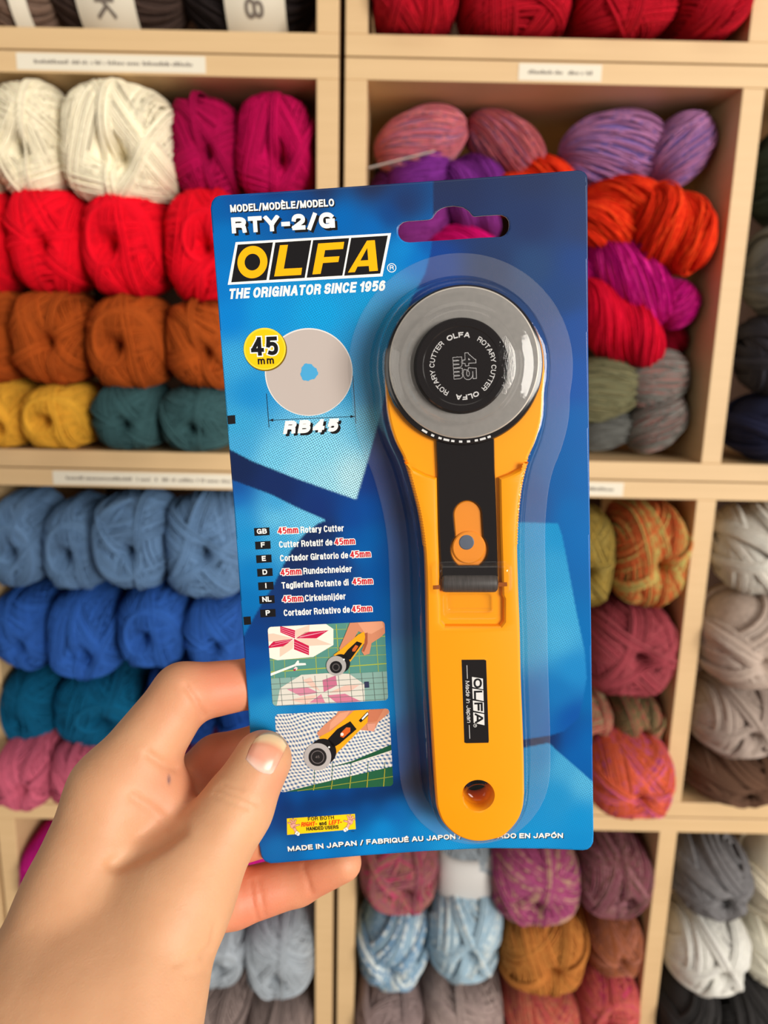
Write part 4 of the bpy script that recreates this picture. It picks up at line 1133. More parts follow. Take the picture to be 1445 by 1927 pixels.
P2([(820, 1104), (980, 1054), (1130, 1004), (1130, 1012), (980, 1062), (820, 1110)], (224, 222, 214), 2)
P2([(548, 880), (600, 822), (690, 745), (720, 700), (1100, 680), (1090, 730), (1010, 800), (975, 868), (935, 862), (880, 858), (760, 830), (640, 888), (560, 905)], SK, 3)
P2([(650, 800), (720, 730), (800, 712), (760, 770), (640, 860)], SK2, 4); P2([(940, 705), (1050, 700), (1000, 790), (930, 800)], (196, 118, 88), 6); P2([(924, 808), (992, 805), (980, 866), (934, 862)], (216, 150, 128), 7)
P2([(560, 912), (660, 860), (850, 690), (952, 700), (930, 800), (830, 900), (690, 1040), (600, 950)], (246, 164, 26), 4)
P2([(630, 925), (700, 850), (800, 790), (848, 850), (720, 960), (670, 990)], INK, 5); P2([(862, 786), (930, 715), (942, 740), (880, 800)], INK, 5)
P2([(726, 880), (770, 836), (800, 838), (800, 868), (748, 915), (724, 905)], (214, 96, 36), 6); p.disc(Z6([(738, 888)])[0], 3.0, (240, 226, 220), 7)
P2([(885, 770), (930, 722), (936, 735), (892, 780)], WHITE, 6)
p.disc(Z6([(596, 1020)])[0], 24.5, (26, 24, 26), 5); p.disc(Z6([(553, 1058)])[0], 25.6, (176, 172, 172), 6); p.disc(Z6([(553, 1060)])[0], 17, (34, 32, 34), 7)
p.ring(Z6([(553, 1060)])[0], 11, 12.4, (110, 104, 106), 8); p.text('45', Z6([(538, 1068)])[0], Z6([(568, 1066)])[0], 4.5, (120, 112, 112), 8); p.disc(Z6([(640, 985)])[0], 1.8, WHITE, 8)
p.build('printed_photo', package)

# hand badge
p = Print()
p.poly(ZD([(247, 868), (775, 832), (782, 950), (249, 995)]), (246, 208, 20), 0)
p.text('FOR BOTH', ZD([(412, 886)])[0], ZD([(614, 873)])[0], 7.0, INK, 0, bold=0.02, space=1.3)
OR = (226, 60, 20)
p.text('RIGHT-', ZD([(358, 932)])[0], ZD([(488, 923)])[0], 8.4, OR, 0, bold=0.03, shear=0.2)
p.text('and', ZD([(500, 922)])[0], ZD([(556, 918)])[0], 7.4, INK, 0, bold=0.03)
p.text('LEFT-', ZD([(572, 917)])[0], ZD([(680, 909)])[0], 8.4, OR, 0, bold=0.03, shear=0.2)
p.text('HANDED USERS', ZD([(400, 963)])[0], ZD([(650, 947)])[0], 7.0, INK, 0, bold=0.03)
p.text('TM', ZD([(748, 971)])[0], ZD([(770, 969)])[0], 1.8, INK, 0)
HP = (240, 170, 150)
for sgn, cx_, cy_ in ((1, 298, 920), (-1, 736, 890)):
    X_ = lambda x, y: ZD([(cx_ + sgn * x, cy_ + y)])[0]
    for lay, g, colr in ((1, 3.2, (60, 30, 24)), (2, 0.0, HP)):
        w = 2.4 + g * 0.3
        for fx, fy in ((-38, -20), (-24, -40), (-4, -48), (18, -42)): p.line(X_(fx * .25, fy * .25), X_(fx, fy), w, colr, lay); p.disc(X_(fx, fy), w / 2, colr, lay, 12)
        p.line(X_(8, 4), X_(44, -4), w, colr, lay); p.disc(X_(44, -4), w / 2, colr, lay, 12)
        p.disc(X_(-2, 2), 5.4 + g * 0.14, colr, lay, 20); p.line(X_(0, 10), X_(22, 52), 4.6 + g * 0.28, colr, lay)
    p.line(X_(16, 52), X_(36, 66), 7.4, (60, 40, 36), 3); p.line(X_(17, 53), X_(35, 65), 6.6, WHITE, 4); p.disc(X_(36, 66), 3.3, WHITE, 4, 16)
p.build('user_badge', package)
p = Print()
sh = ((0.28, -0.3), INK)
p.text('MADE IN JAPAN /', (542.2, 1602), (684, 1589.6), 9.4, WHITE, bold=0.04, shadow=sh)
p.text('FABRIQUÉ AU JAPON /', (689.8, 1588.8), (869, 1577.8), 9.4, WHITE, bold=0.04, shadow=sh)
p.text('FABRICADO EN JAPÓN', (876, 1577.6), (1059, 1576.7), 9.4, WHITE, bold=0.04, shadow=sh)
p.build('origin_lettering', package)

# ------------------------------------------------------------------ the rotary cutter
def plastic(name, rgb, rough=0.32, coat=0.0):
    t = NT(name); t.b.inputs['Roughness'].default_value = rough
    nz = t.n('ShaderNodeTexNoise'); nz.inputs['Scale'].default_value = 300
    c = lin(rgb); t.l(t.mix(nz.outputs['Fac'], [v * 0.97 for v in c], [min(1, v * 1.03) for v in c]), t.b.inputs['Base Color'])
    t.b.inputs['Coat Weight'].default_value = coat
    return t.m
YELLOW = plastic('yellow_plastic', (252, 158, 0), 0.3)
BLACK = plastic('black_plastic', (30, 26, 26), 0.3)
GLOSSBLACK = plastic('glossy_black_plastic', (26, 22, 23), 0.14)
ORANGE = plastic('orange_slider', (226, 134, 24), 0.4)

def slab(outer, holes, prof, bottom=True):
    """outer/holes: closed (n,2) mm; prof: list of (inset, z) from the bottom edge to the top edge"""
    V, F = [], []
    def normals(P):
        e = np.roll(P, -1, 0) - P; e /= np.linalg.norm(e, axis=1, keepdims=True) + 1e-9
        en = np.stack([e[:, 1], -e[:, 0]], 1); pn = np.roll(en, 1, 0)
        n = (en + pn) / np.maximum(1 + (en * pn).sum(1, keepdims=True), 0.35)
        ar = 0.5 * np.sum(P[:, 0] * np.roll(P[:, 1], -1) - np.roll(P[:, 0], -1) * P[:, 1])
        return n if ar > 0 else -n
    rings_top, rings_bot, off = [], [], 0
    for k, P in enumerate([outer] + list(holes)):
        P = np.asarray(P, float); n = normals(P); sgn = -1 if k == 0 else 1
        N = len(P); first = off
        for (ins, z) in prof:
            ii = ins if k == 0 else min(ins, 0.6)
            V.append(np.column_stack([P + sgn * n * ii, np.full(N, z)]))
        for r in range(len(prof) - 1):
            a = first + r * N; b = a + N
            for i in range(N): F.append((a + i, a + (i + 1) % N, b + (i + 1) % N, b + i))
        rings_top.append((first + (len(prof) - 1) * N, N)); rings_bot.append((first, N)); off += N * len(prof)
    A = np.vstack(V)
    for rings, on in ((rings_top, True), (rings_bot, bottom)):
        if not on: continue
        ids = [list(range(s, s + n)) for s, n in rings]; flat = [i for r in ids for i in r]
        for t in tessellate_polygon([[Vector(A[i]) for i in r] for r in ids]): F.append(tuple(flat[i] for i in t))
    return A, F

def mk(name, shapes, mat, parent, sharp=26):
    bm = bmesh.new()
    for A, F in shapes:
        vs = [bm.verts.new(Vector(v) * MM) for v in A]
        for f in F:
            if len(set(f)) < 3: continue
            try: bm.faces.new([vs[i] for i in f])
            except ValueError: pass
    bmesh.ops.recalc_face_normals(bm, faces=bm.faces)
    for e in bm.edges:
        if len(e.link_faces) == 2: e.smooth = e.calc_face_angle(0) < math.radians(sharp)
    for f in bm.faces: f.smooth = True
    me = bpy.data.meshes.new(name); bm.to_mesh(me); bm.free()
    return link(name, me, mat, parent)

def circ(c, r, n=96): 
    a = np.arange(n) / n * 2 * np.pi; return np.stack([c[0] + r * np.cos(a), c[1] + r * np.sin(a)], 1)
def lathe(c, prof, n=96, cap=True):
    V, F = [], []
    for r, z in prof: V.append(np.column_stack([circ(c, max(r, 1e-3), n), np.full(n, z)]))
    for k in range(len(prof) - 1):
        for i in range(n): F.append((k * n + i, k * n + (i + 1) % n, (k + 1) * n + (i + 1) % n, (k + 1) * n + i))
    return np.vstack(V), F
def lp(pts, z): return np.array([loc(x, y, z)[:2] for x, y in pts])

ZF = 14.8                                     # height of the handle's front face above the card
LEFT = [(724, 700), (728, 770), (741, 823), (762, 869), (781, 936), (790, 978), (797, 1033), (800, 1100), (801, 1155), (804, 1261), (811, 1383), (817, 1480)]
BOT = [(820, 1505), (831, 1532), (852, 1553), (875, 1564), (898, 1567.5), (922, 1564.5), (945, 1556), (968, 1532), (979, 1508)]
RIGHT = [(982.5, 1480), (981.5, 1413), (979, 1340), (976, 1261), (974, 1170), (971, 1094), (969.5, 1003), (976, 923), (989, 866), (1004.5, 829), (1017, 780), (1022, 700)]
def serr(path, sgn):
    """moulded grip teeth between y = 862 and 1025"""
    out = []
    for i, (x, y) in enumerate(path):
        out.append((x + (sgn * 1.6 if i % 2 else 0) * (1 if 862 < y < 1022 else 0), y))
    return out
def respace(path, step):
    p_ = np.array(path); L = np.r_[0, np.cumsum(np.linalg.norm(np.diff(p_, axis=0), axis=1))]
    t = np.linspace(0, L[-1], int(L[-1] / step)); return [(np.interp(v, L, p_[:, 0]), np.interp(v, L, p_[:, 1])) for v in t]
left_d = serr(respace(catmull(LEFT), 2.6), -1); right_d = serr(respace(catmull(RIGHT), 2.6), 1)
bot_d = [tuple(q) for q in catmull([LEFT[-1]] + BOT + [RIGHT[0]], 6)][1:-1]
BCpx = (873, 684)
top_arc = [(BCpx[0] + 148 * math.cos(math.radians(a)), BCpx[1] - 140 * math.sin(math.radians(a))) for a in np.linspace(0, 180, 40)]
handle_px = left_d + bot_d + right_d + top_arc[1:-1]
ZE = 9.0
H_out = lp(handle_px, ZE)
hc = loc(899.5, 1497, ZF)[:2]; hr = 0.5 * np.linalg.norm(loc(871.5, 1497, ZF) - loc(927.5, 1497, ZF))
HOLE = circ(hc, hr, 48)
base = slab(H_out, [HOLE], [(1.5, 1.2), (0.4, 2.2), (0, 3.5), (0, 11.4), (0.3, 12.2), (0.9, 12.6)])
# raised grip below the shoulders, open at the arm channel and the pocket
i0 = next(i for i, q in enumerate(left_d) if q[1] > 868); i1 = max(i for i, q in enumerate(right_d) if q[1] > 866)
grip_px = left_d[i0:] + bot_d + right_d[:i1 + 1] + [(972, 879), (955, 888), (934, 896)] + [(936, 990), (940, 1113), (943, 1119), (943, 1160), (937, 1168)] + \
          [(836, 1168), (829, 1160), (828, 1119), (827, 1113), (823, 990), (821, 896)] + [(800, 889), (780, 879)]
G_out = lp(grip_px, ZE)
grip = slab(G_out, [HOLE], [(0.0, 11.0), (0.0, 13.2), (0.3, 14.2), (0.8, ZF - 0.1), (1.4, ZF)], bottom=False)
hd = mk('handle', [base, grip], YELLOW, cutter)

bc_ = loc(*BCpx, 16)[:2]; br = 0.25 * (np.linalg.norm(loc(731, 684, 16) - loc(1015, 684, 16)) + np.linalg.norm(loc(873, 541, 16) - loc(873, 827, 16)))
gcx = loc(872, 689, 14)[:2]; gr = np.linalg.norm(loc(722.5, 689, 14) - loc(1021, 689, 14)) / 2
mk('guard', [lathe(gcx, [(0, 9.5), (gr - 0.5, 9.5), (gr, 10), (gr, 14.0), (gr - 0.4, 14.8), (gr - 1.2, 15.1), (0, 15.1)])], GLOSSBLACK, cutter)
def steel():
    t = NT('brushed_steel'); t.b.inputs['Metallic'].default_value = 0.5; t.b.inputs['Roughness'].default_value = 0.62
    tc = t.n('ShaderNodeTexCoord'); nz = t.n('ShaderNodeTexNoise'); nz.inputs['Scale'].default_value = 500; t.l(tc.outputs['Object'], nz.inputs['Vector'])
    t.l(t.mix(nz.outputs['Fac'], lin((126, 123, 120)), lin((142, 138, 134))), t.b.inputs['Base Color']); return t.m
blade = mk('blade', [lathe(bc_, [(4, 15.5), (br - 1.6, 15.5), (br, 15.75), (br - 0.4, 16.0), (4, 16.0)], 128)], steel(), cutter)
mk('blade_edge', [lathe(bc_, [(br - 0.42, 16.03), (br - 0.02, 15.80)], 128)], flat_mat((206, 198, 188), 0.45, 0.5, 0.6, name='ground_edge'), blade)
nc = loc(869, 688.5, 19)[:2]; nr = np.linalg.norm(loc(781, 688, 19) - loc(957, 688, 19)) / 2
nut = mk('lock_nut', [lathe(nc, [(nr + 0.4, 15.9), (nr + 0.4, 16.4), (nr, 17), (nr, 18.6), (nr - 0.4, 19.0), (nr - 2.2, 19.0), (nr - 2.5, 18.85), (0, 18.85)])], GLOSSBLACK, cutter)
# ring lettering on the nut
pr = Print(18.85)
def ring_text(txt, a0, a1, rmid, cap, weight):
    L = rmid * math.radians(abs(a1 - a0))
    for i, q in enumerate(letters(txt, L, cap, cap * weight)):
        th = math.radians(a0) - q[:, 0] / rmid; r = rmid - cap / 2 + q[:, 1]
        pr.raw(np.column_stack([nc[0] + 0.3 + r * np.cos(th), nc[1] - 0.1 + r * np.sin(th), np.full(len(q), 18.95 + 0.0004 * (i % 12))]), [tuple(range(len(q)))], (206, 204, 204))
for off in (0, 180):
    ring_text('OLFA', 118 + off, 74 + off, 9.1, 1.5, 0.22)
    ring_text('ROTARY CUTTER', 58 + off, -52 + off, 9.1, 1.45, 0.15)
def vert_text(P, txt, p0, p1, cap, col, bold=0.0, shear=0.0, layer=0, outline=None):
    P.text(txt, p0, p1, cap, col, layer, bold=bold, shear=shear, outline=outline)
vert_text(pr, '45', Z2([(598, 1146)])[0], Z2([(604, 1302)])[0], 24, (26, 22, 23), 0.045, 0, 2, outline=(0.015, (200, 198, 200)))
vert_text(pr, 'mm', Z2([(541, 1172)])[0], Z2([(548, 1298)])[0], 20, (26, 22, 23), 0.045, 0, 2, outline=(0.015, (200, 198, 200)))
pr.build('nut_lettering', nut)
# short white marks of the guard's printed ring, peeping out below the blade
pr = Print(15.1)
for a in (236, 243, 249, 254, 259, 265, 271, 277, 282, 287):
    t0 = math.radians(a); r0, r1 = br + 0.1, br + 0.75
    c_, s_ = math.cos(t0), math.sin(t0); w = 0.5 if a % 2 else 0.9
    q = [(gcx[0] + r * c_ - k * w * s_ , gcx[1] + 0.2 + r * s_ + k * w * c_, 15.16) for r, k in ((r0, -1), (r0, 1), (r1, 1), (r1, -1))]
    pr.raw(q, [(0, 1, 2, 3)], (220, 220, 220))
pr.build('guard_marking', cutter)

# arm, slide button, roller
ARMZ = 13.9
arm_px = [(819.5, 820), (823, 900), (825.5, 1000), (829, 1070), (829.5, 1090), (937, 1090), (937, 1070), (933.5, 950), (931, 880), (930, 820)]
slot_t, slot_b = (879.7, 969), (882.7, 1034.7)
sl = [(slot_t[0] + 26.5 * math.cos(math.radians(a)), slot_t[1] - 26.5 * math.sin(math.radians(a))) for a in np.linspace(0, 180, 20)] + \
     [(slot_b[0] + 35 * math.cos(math.radians(a)), slot_b[1] - 36 * math.sin(math.radians(a))) for a in np.linspace(138, 402, 30)]
arm = mk('arm', [slab(lp(arm_px, ARMZ), [lp(sl, ARMZ)], [(0.1, 12.0), (0, 13.5), (0.3, ARMZ)])], GLOSSBLACK, cutter)
sl_in = [(slot_t[0] + 24.5 * math.cos(math.radians(a)), slot_t[1] - 24.5 * math.sin(math.radians(a))) for a in np.linspace(0, 180, 20)] + \
        [(slot_b[0] + 33 * math.cos(math.radians(a)), slot_b[1] - 34 * math.sin(math.radians(a))) for a in np.linspace(138, 402, 30)]
mk('slide_button', [slab(lp(sl, 12.9), [], [(0.0, 12.0), (0, 12.7), (0.3, 12.9)]),
                    slab(circ(loc(882, 1030, 13)[:2], 5.2, 48), [], [(0, 12.5), (0, 13.2), (0.4, 13.5)])], ORANGE, cutter)
mk('slide_pin', [lathe(loc(877.5, 1020, 13)[:2], [(2.35, 13.2), (2.35, 13.55), (2.1, 13.7), (0, 13.72)], 40)], flat_mat((104, 112, 128), 0.3, 0.5, 0.4, name='pin_metal'), cutter)
mk('arm_strap', [slab(lp([(830, 1064), (936, 1064), (937, 1084), (830, 1084)], 14), [], [(0, 12.8), (0, 14.2), (0.4, 14.6)])], GLOSSBLACK, cutter)
def roller():
    a, b = loc(831, 1096, 13)[:2], loc(935.5, 1096, 13)[:2]
    ex = (b - a) / np.linalg.norm(b - a); ey = np.array([-ex[1], ex[0]]); L = np.linalg.norm(b - a); n = 40; V, F = [], []
    R = 3.1
    prof = [(0.0, 0.2), (0.0, R - 0.8), (0.5, R - 0.15), (1.2, R), (L - 1.2, R), (L - 0.5, R - 0.15), (L, R - 0.8), (L, 0.2)]
    for x, r in prof:
        for i in range(n):
            t = i / n * 2 * math.pi; q = a + ex * x + ey * r * math.cos(t); V.append((q[0], q[1], 13.0 + r * math.sin(t)))
    for k in range(len(prof) - 1):
        for i in range(n): F.append((k * n + i, k * n + (i + 1) % n, (k + 1) * n + (i + 1) % n, (k + 1) * n + i))
    return np.array(V), F
def scuffed():
    t = NT('scuffed_rubber'); t.b.inputs['Roughness'].default_value = 0.5
    tc = t.n('ShaderNodeTexCoord'); mp = t.n('ShaderNodeMapping'); mp.inputs['Scale'].default_value = (2500, 150, 300); t.l(tc.outputs['Object'], mp.inputs['Vector'])
    nz = t.n('ShaderNodeTexNoise'); nz.inputs['Scale'].default_value = 1; t.l(mp.outputs['Vector'], nz.inputs['Vector'])
    t.l(t.mix(nz.outputs['Fac'], lin((24, 22, 22)), lin((84, 78, 76))), t.b.inputs['Base Color']); return t.m
mk('strap_roll', [roller()], scuffed(), cutter)
pr = Print(ZF)
pr.poly(Z3([(376, 925), (421, 923), (421, 948), (377, 950)]), (150, 78, 20), 0); pr.poly(Z3([(780, 907), (834, 905), (836, 930), (780, 933)]), (150, 78, 20), 0)
pr.build('side_notch', cutter)

# name plate on the handle
NPq = Z4([(553, 136), (705, 135), (722, 649), (570, 652)])
np_in = lp(NPq, ZF)
plate = mk('name_plate', [slab(smooth_closed(np_in, 80), [], [(0, ZF - 0.3), (0, ZF + 0.08), (0.08, ZF + 0.12)])], GLOSSBLACK, cutter)
mk('plate_border', [slab(lp(Z4([(541, 124), (712, 122), (731, 660), (558, 664)]), ZF), [], [(0, ZF - 0.3), (0, ZF + 0.02), (0.3, ZF + 0.05)])], YELLOW, cutter)
pr = Print(ZF + 0.12)
PW = (228, 226, 224)
for i, (a, b) in enumerate(((244, 312), (316, 385), (390, 458), (463, 534))):
    sk = 9; x0 = 617 + (a - 244) * 0.036
    pr.poly(Z4([(x0, a - 2), (x0 + 68, a + sk), (x0 + 70, b + sk - 2), (x0 + 3, b - 8)]), PW, 0)
for chx, (a, b) in zip('OLFA', ((252, 311), (328, 383), (401, 455), (468, 529))):
    x0 = 627 + (a - 252) * 0.036
    pr.text(chx, Z4([(x0, a)])[0], Z4([(x0 + 1.5, b)])[0], 15.5, INK, 1, bold=0.04)
pr.text('Made in Japan', Z4([(576, 266)])[0], Z4([(588, 527)])[0], 7.8, PW, 0, shear=0.15)
pr.line(Z4([(586, 170)])[0], Z4([(589, 254)])[0], 1.0, PW, 0); pr.line(Z4([(600, 540)])[0], Z4([(604, 624)])[0], 1.0, PW, 0)
cr = Z4([(637, 543)])[0]; pr.ring(cr, 2.6, 3.3, PW, 0, 24); pr.text('R', (cr[0] - 1.4, cr[1] - 1.4), (cr[0] - 1.3, cr[1] + 1.4), 3.2, PW, 0)
pr.build('plate_lettering', plate)

# ------------------------------------------------------------------ clear blister
def clear(haze=0.0, name='clear_plastic', rough=0.05):
    t = NT(name); t.t.nodes.remove(t.b)
    tr = t.n('ShaderNodeBsdfTransparent'); gl = t.n('ShaderNodeBsdfGlossy'); gl.inputs['Roughness'].default_value = rough
    fr = t.n('ShaderNodeFresnel'); gm = t.n('ShaderNodeNewGeometry'); t.l(t.math('ADD', 1.45, t.math('MULTIPLY', gm.outputs['Backfacing'], 1 / 1.45 - 1.45)), fr.inputs['IOR'])
    nz = t.n('ShaderNodeTexNoise'); nz.inputs['Scale'].default_value = 160; nz.inputs['Detail'].default_value = 1
    bp = t.n('ShaderNodeBump'); bp.inputs['Strength'].default_value = 0.05; bp.inputs['Distance'].default_value = 0.0005; t.l(nz.outputs['Fac'], bp.inputs['Height'])
    t.l(bp.outputs['Normal'], gl.inputs['Normal'])
    mx = t.n('ShaderNodeMixShader'); t.l(fr.outputs[0], mx.inputs[0]); t.l(tr.outputs[0], mx.inputs[1]); t.l(gl.outputs[0], mx.inputs[2])
    last = mx
    if haze:
        tc = t.n('ShaderNodeTexCoord'); mp = t.n('ShaderNodeMapping'); mp.inputs['Scale'].default_value = (1000,) * 3; t.l(tc.outputs['Object'], mp.inputs['Vector'])
        sx = t.n('ShaderNodeSeparateXYZ'); t.l(mp.outputs['Vector'], sx.inputs[0])
        zig = t.math('ADD', t.math('MULTIPLY', sx.outputs['X'], 6.0), t.math('MULTIPLY', t.math('SINE', t.math('MULTIPLY', sx.outputs['Y'], 7.5)), 1.1))
        a = t.math('POWER', t.math('ABSOLUTE', t.math('SINE', zig)), 5.0)
        fac = t.math('MULTIPLY', a, haze)
        df = t.n('ShaderNodeBsdfDiffuse'); df.inputs['Color'].default_value = (0.85, 0.87, 0.9, 1)
        m2 = t.n('ShaderNodeMixShader'); t.l(fac, m2.inputs[0]); t.l(mx.outputs[0], m2.inputs[1]); t.l(df.outputs[0], m2.inputs[2]); last = m2
    t.l(last.outputs[0], t.out.inputs['Surface'])
    return t.m
CLEAR = clear(); KNIT = clear(0.12, 'embossed_clear_plastic', 0.35)
# outline of the cutter as one smooth closed curve
bl_px = respace(catmull(LEFT[1:]), 6) + bot_d[::2] + respace(catmull(RIGHT[:-1]), 6)
head = [(872 + 151 * math.cos(math.radians(a)), 689 - 152 * math.sin(math.radians(a))) for a in np.linspace(-18, 198, 80)]
B_out = lp(bl_px + head, 12)
B_out = smooth_closed(B_out, 420, 12)
def offset(P, d):
    t = np.roll(P, -1, 0) - np.roll(P, 1, 0); n = np.stack([t[:, 1], -t[:, 0]], 1); n /= np.linalg.norm(n, axis=1, keepdims=True)
    ar = 0.5 * np.sum(P[:, 0] * np.roll(P[:, 1], -1) - np.roll(P[:, 0], -1) * P[:, 1])
    if ar < 0: n = -n
    return P + n * d
def loft(rings, cap=True, close_first=False):
    V, F = [], []; n = len(rings[0][0])
    for P, z in rings: V.append(np.column_stack([P, np.full(n, z)]))
    for k in range(len(rings) - 1):
        for i in range(n): F.append((k * n + i, k * n + (i + 1) % n, (k + 1) * n + (i + 1) % n, (k + 1) * n + i))
    A = np.vstack(V)
    if cap:
        s = (len(rings) - 1) * n
        for t in tessellate_polygon([[Vector(v) for v in A[s:s + n]]]): F.append(tuple(s + i for i in t))
    return A, F
ZT = 16.6
shell = loft([(offset(B_out, d), z) for d, z in ((4.6, 0.45), (4.2, 0.8), (3.9, 1.6), (3.0, 8), (2.2, 13.2), (1.9, 14.6), (1.4, 15.7), (0.5, 16.4), (-0.6, ZT))])
dome = lathe(nc, [(21.5, ZT + 0.05), (19.2, ZT + 0.5), (17.6, ZT + 1.0), (17.0, ZT + 1.8), (16.6, 19.8), (16.1, 20.5), (15.2, 20.8), (0, 20.8)])
def rr_local(px, r, z):
    q = lp(px, z); return np.array(rrect(q, r, 6))
bx = Z3([(396, 788), (856, 786), (858, 972), (400, 976)])
bq = rr_local(bx, 2.2, ZT)
boxbump = loft([(offset(bq, d), z) for d, z in ((0.5, ZT + 0.05), (0, ZT + 0.4), (-0.3, ZT + 1.6), (-0.8, ZT + 2.3), (-1.6, ZT + 2.5))])
pk = rr_local(Z3([(440, 978), (785, 976), (788, 1128), (446, 1130)]), 2.0, ZT)
pocket = loft([(offset(pk, d), z) for d, z in ((0.4, ZT + 0.05), (-0.2, ZT - 0.3), (-0.8, 14.2), (-1.4, 13.4), (-2.4, 13.2))])
hp = loft([(circ(hc, hr - d, 48), z) for d, z in ((-0.3, ZT + 0.05), (0.3, ZT - 0.4), (0.8, 12), (1.6, 11), (2.4, 10.8))])
mk('blister_shell', [shell, dome, boxbump, pocket, hp], CLEAR, package, sharp=60)
mk('blister_flange', [loft([(offset(B_out, d), z) for d, z in ((11.5, 0.3), (11.2, 0.5), (4.7, 0.5))], cap=False)], KNIT, package)

# ------------------------------------------------------------------ the hand
def C(px, py, depth): return np.array([(px - CX) / FPX * depth, (py - CY) / FPX * depth, depth])
cd = card_depth
PR = []                                        # (a, b, ra, rb, k): tapered bones of the hand, camera mm
def bone(a, b, ra, rb, k): PR.append((C(*a), C(*b), ra, rb, k))
# forearm and heel of the hand
bone((60, 2450, 196), (70, 1905, 230), 24, 20, 8)
bone((190, 2450, 190), (235, 1905, 227), 24, 20.5, 8)
bone((70, 1905, 230), (214, 1492, 254), 20, 14.0, 10)      # index side of the palm
bone((235, 1905, 227), (330, 1690, 241), 20.5, 17, 10)     # ball of the thumb
bone((110, 2450, 190), (150, 1905, 227), 24, 20.5, 10)
bone((150, 1905, 227), (262, 1690, 247), 20.5, 13, 10)
bone((150, 1860, 240), (318, 1540, 268), 20, 13, 9)
bone((200, 1860, 240), (348, 1640, 271), 20, 13, 9)
bone((250, 1860, 240), (362, 1702, 268), 19, 12, 9)
bone((150, 1700, 244), (262, 1560, 262), 15, 12, 8)
bone((292, 1498, 258), (320, 1545, 262), 12.5, 11, 6)          # pad under the index finger
# thumb
tz = cd(497, 1425)
bone((330, 1690, 241), (444, 1522, 252), 16.5, 11.4, 7)
bone((444, 1522, 252), (494, 1430, tz - 10.2), 11.3, 9.7, 4)
# index
iz = cd(520, 1288)
bone((214, 1492, 254), (345, 1306, 263), 14, 10.3, 6)
bone((345, 1306, 263), (478, 1285, iz + 11.6), 10.2, 8.7, 3)
bone((478, 1285, iz + 11.6), (560, 1290, cd(560, 1290) + 8.8), 8.7, 7.6, 2)
# middle
mz = cd(500, 1408)
bone((322, 1525, 272), (410, 1436, 277), 12, 10, 4)
bone((410, 1436, 277), (500, 1408, mz + 11.4), 10, 9, 2)
bone((500, 1408, mz + 11.4), (590, 1398, cd(590, 1398) + 8.6), 9, 7.6, 2)
# ring
rz_ = cd(510, 1562)
bone((348, 1616, 274), (425, 1582, 281), 12, 9.6, 4)
bone((425, 1582, 281), (512, 1560, rz_ + 11), 9.6, 8.8, 2)
bone((512, 1560, rz_ + 11), (600, 1546, cd(600, 1546) + 8.2), 8.8, 7.4, 2)
# little finger
lz = cd(560, 1655)
bone((345, 1704, 269), (440, 1692, 279), 12, 9.9, 4)
bone((440, 1692, 279), (560, 1656, lz + 11), 9.9, 8.8, 2)
bone((560, 1656, lz + 11), (644, 1623, cd(644, 1623) + 8.4), 8.8, 7.0, 2)

def prim(P, a, b, ra, rb):
    ab = b - a; t = np.clip(((P - a) @ ab) / (ab @ ab), 0, 1)
    return np.sqrt((((P - a) - t[..., None] * ab) ** 2).sum(-1)) - (ra + (rb - ra) * t)
def sdf(P):
    d = None
    for a, b, ra, rb, k in PR:
        e = prim(P, a, b, ra, rb)
        if d is None: d = e
        else:
            h = np.clip(0.5 + 0.5 * (e - d) / k, 0, 1)
            d = d + (e - d) * h * 0 + (-(h * h) * 0)
            m = np.maximum(k - np.abs(d - e), 0) / k
            d = np.minimum(d, e) - m * m * k * 0.25
    return d

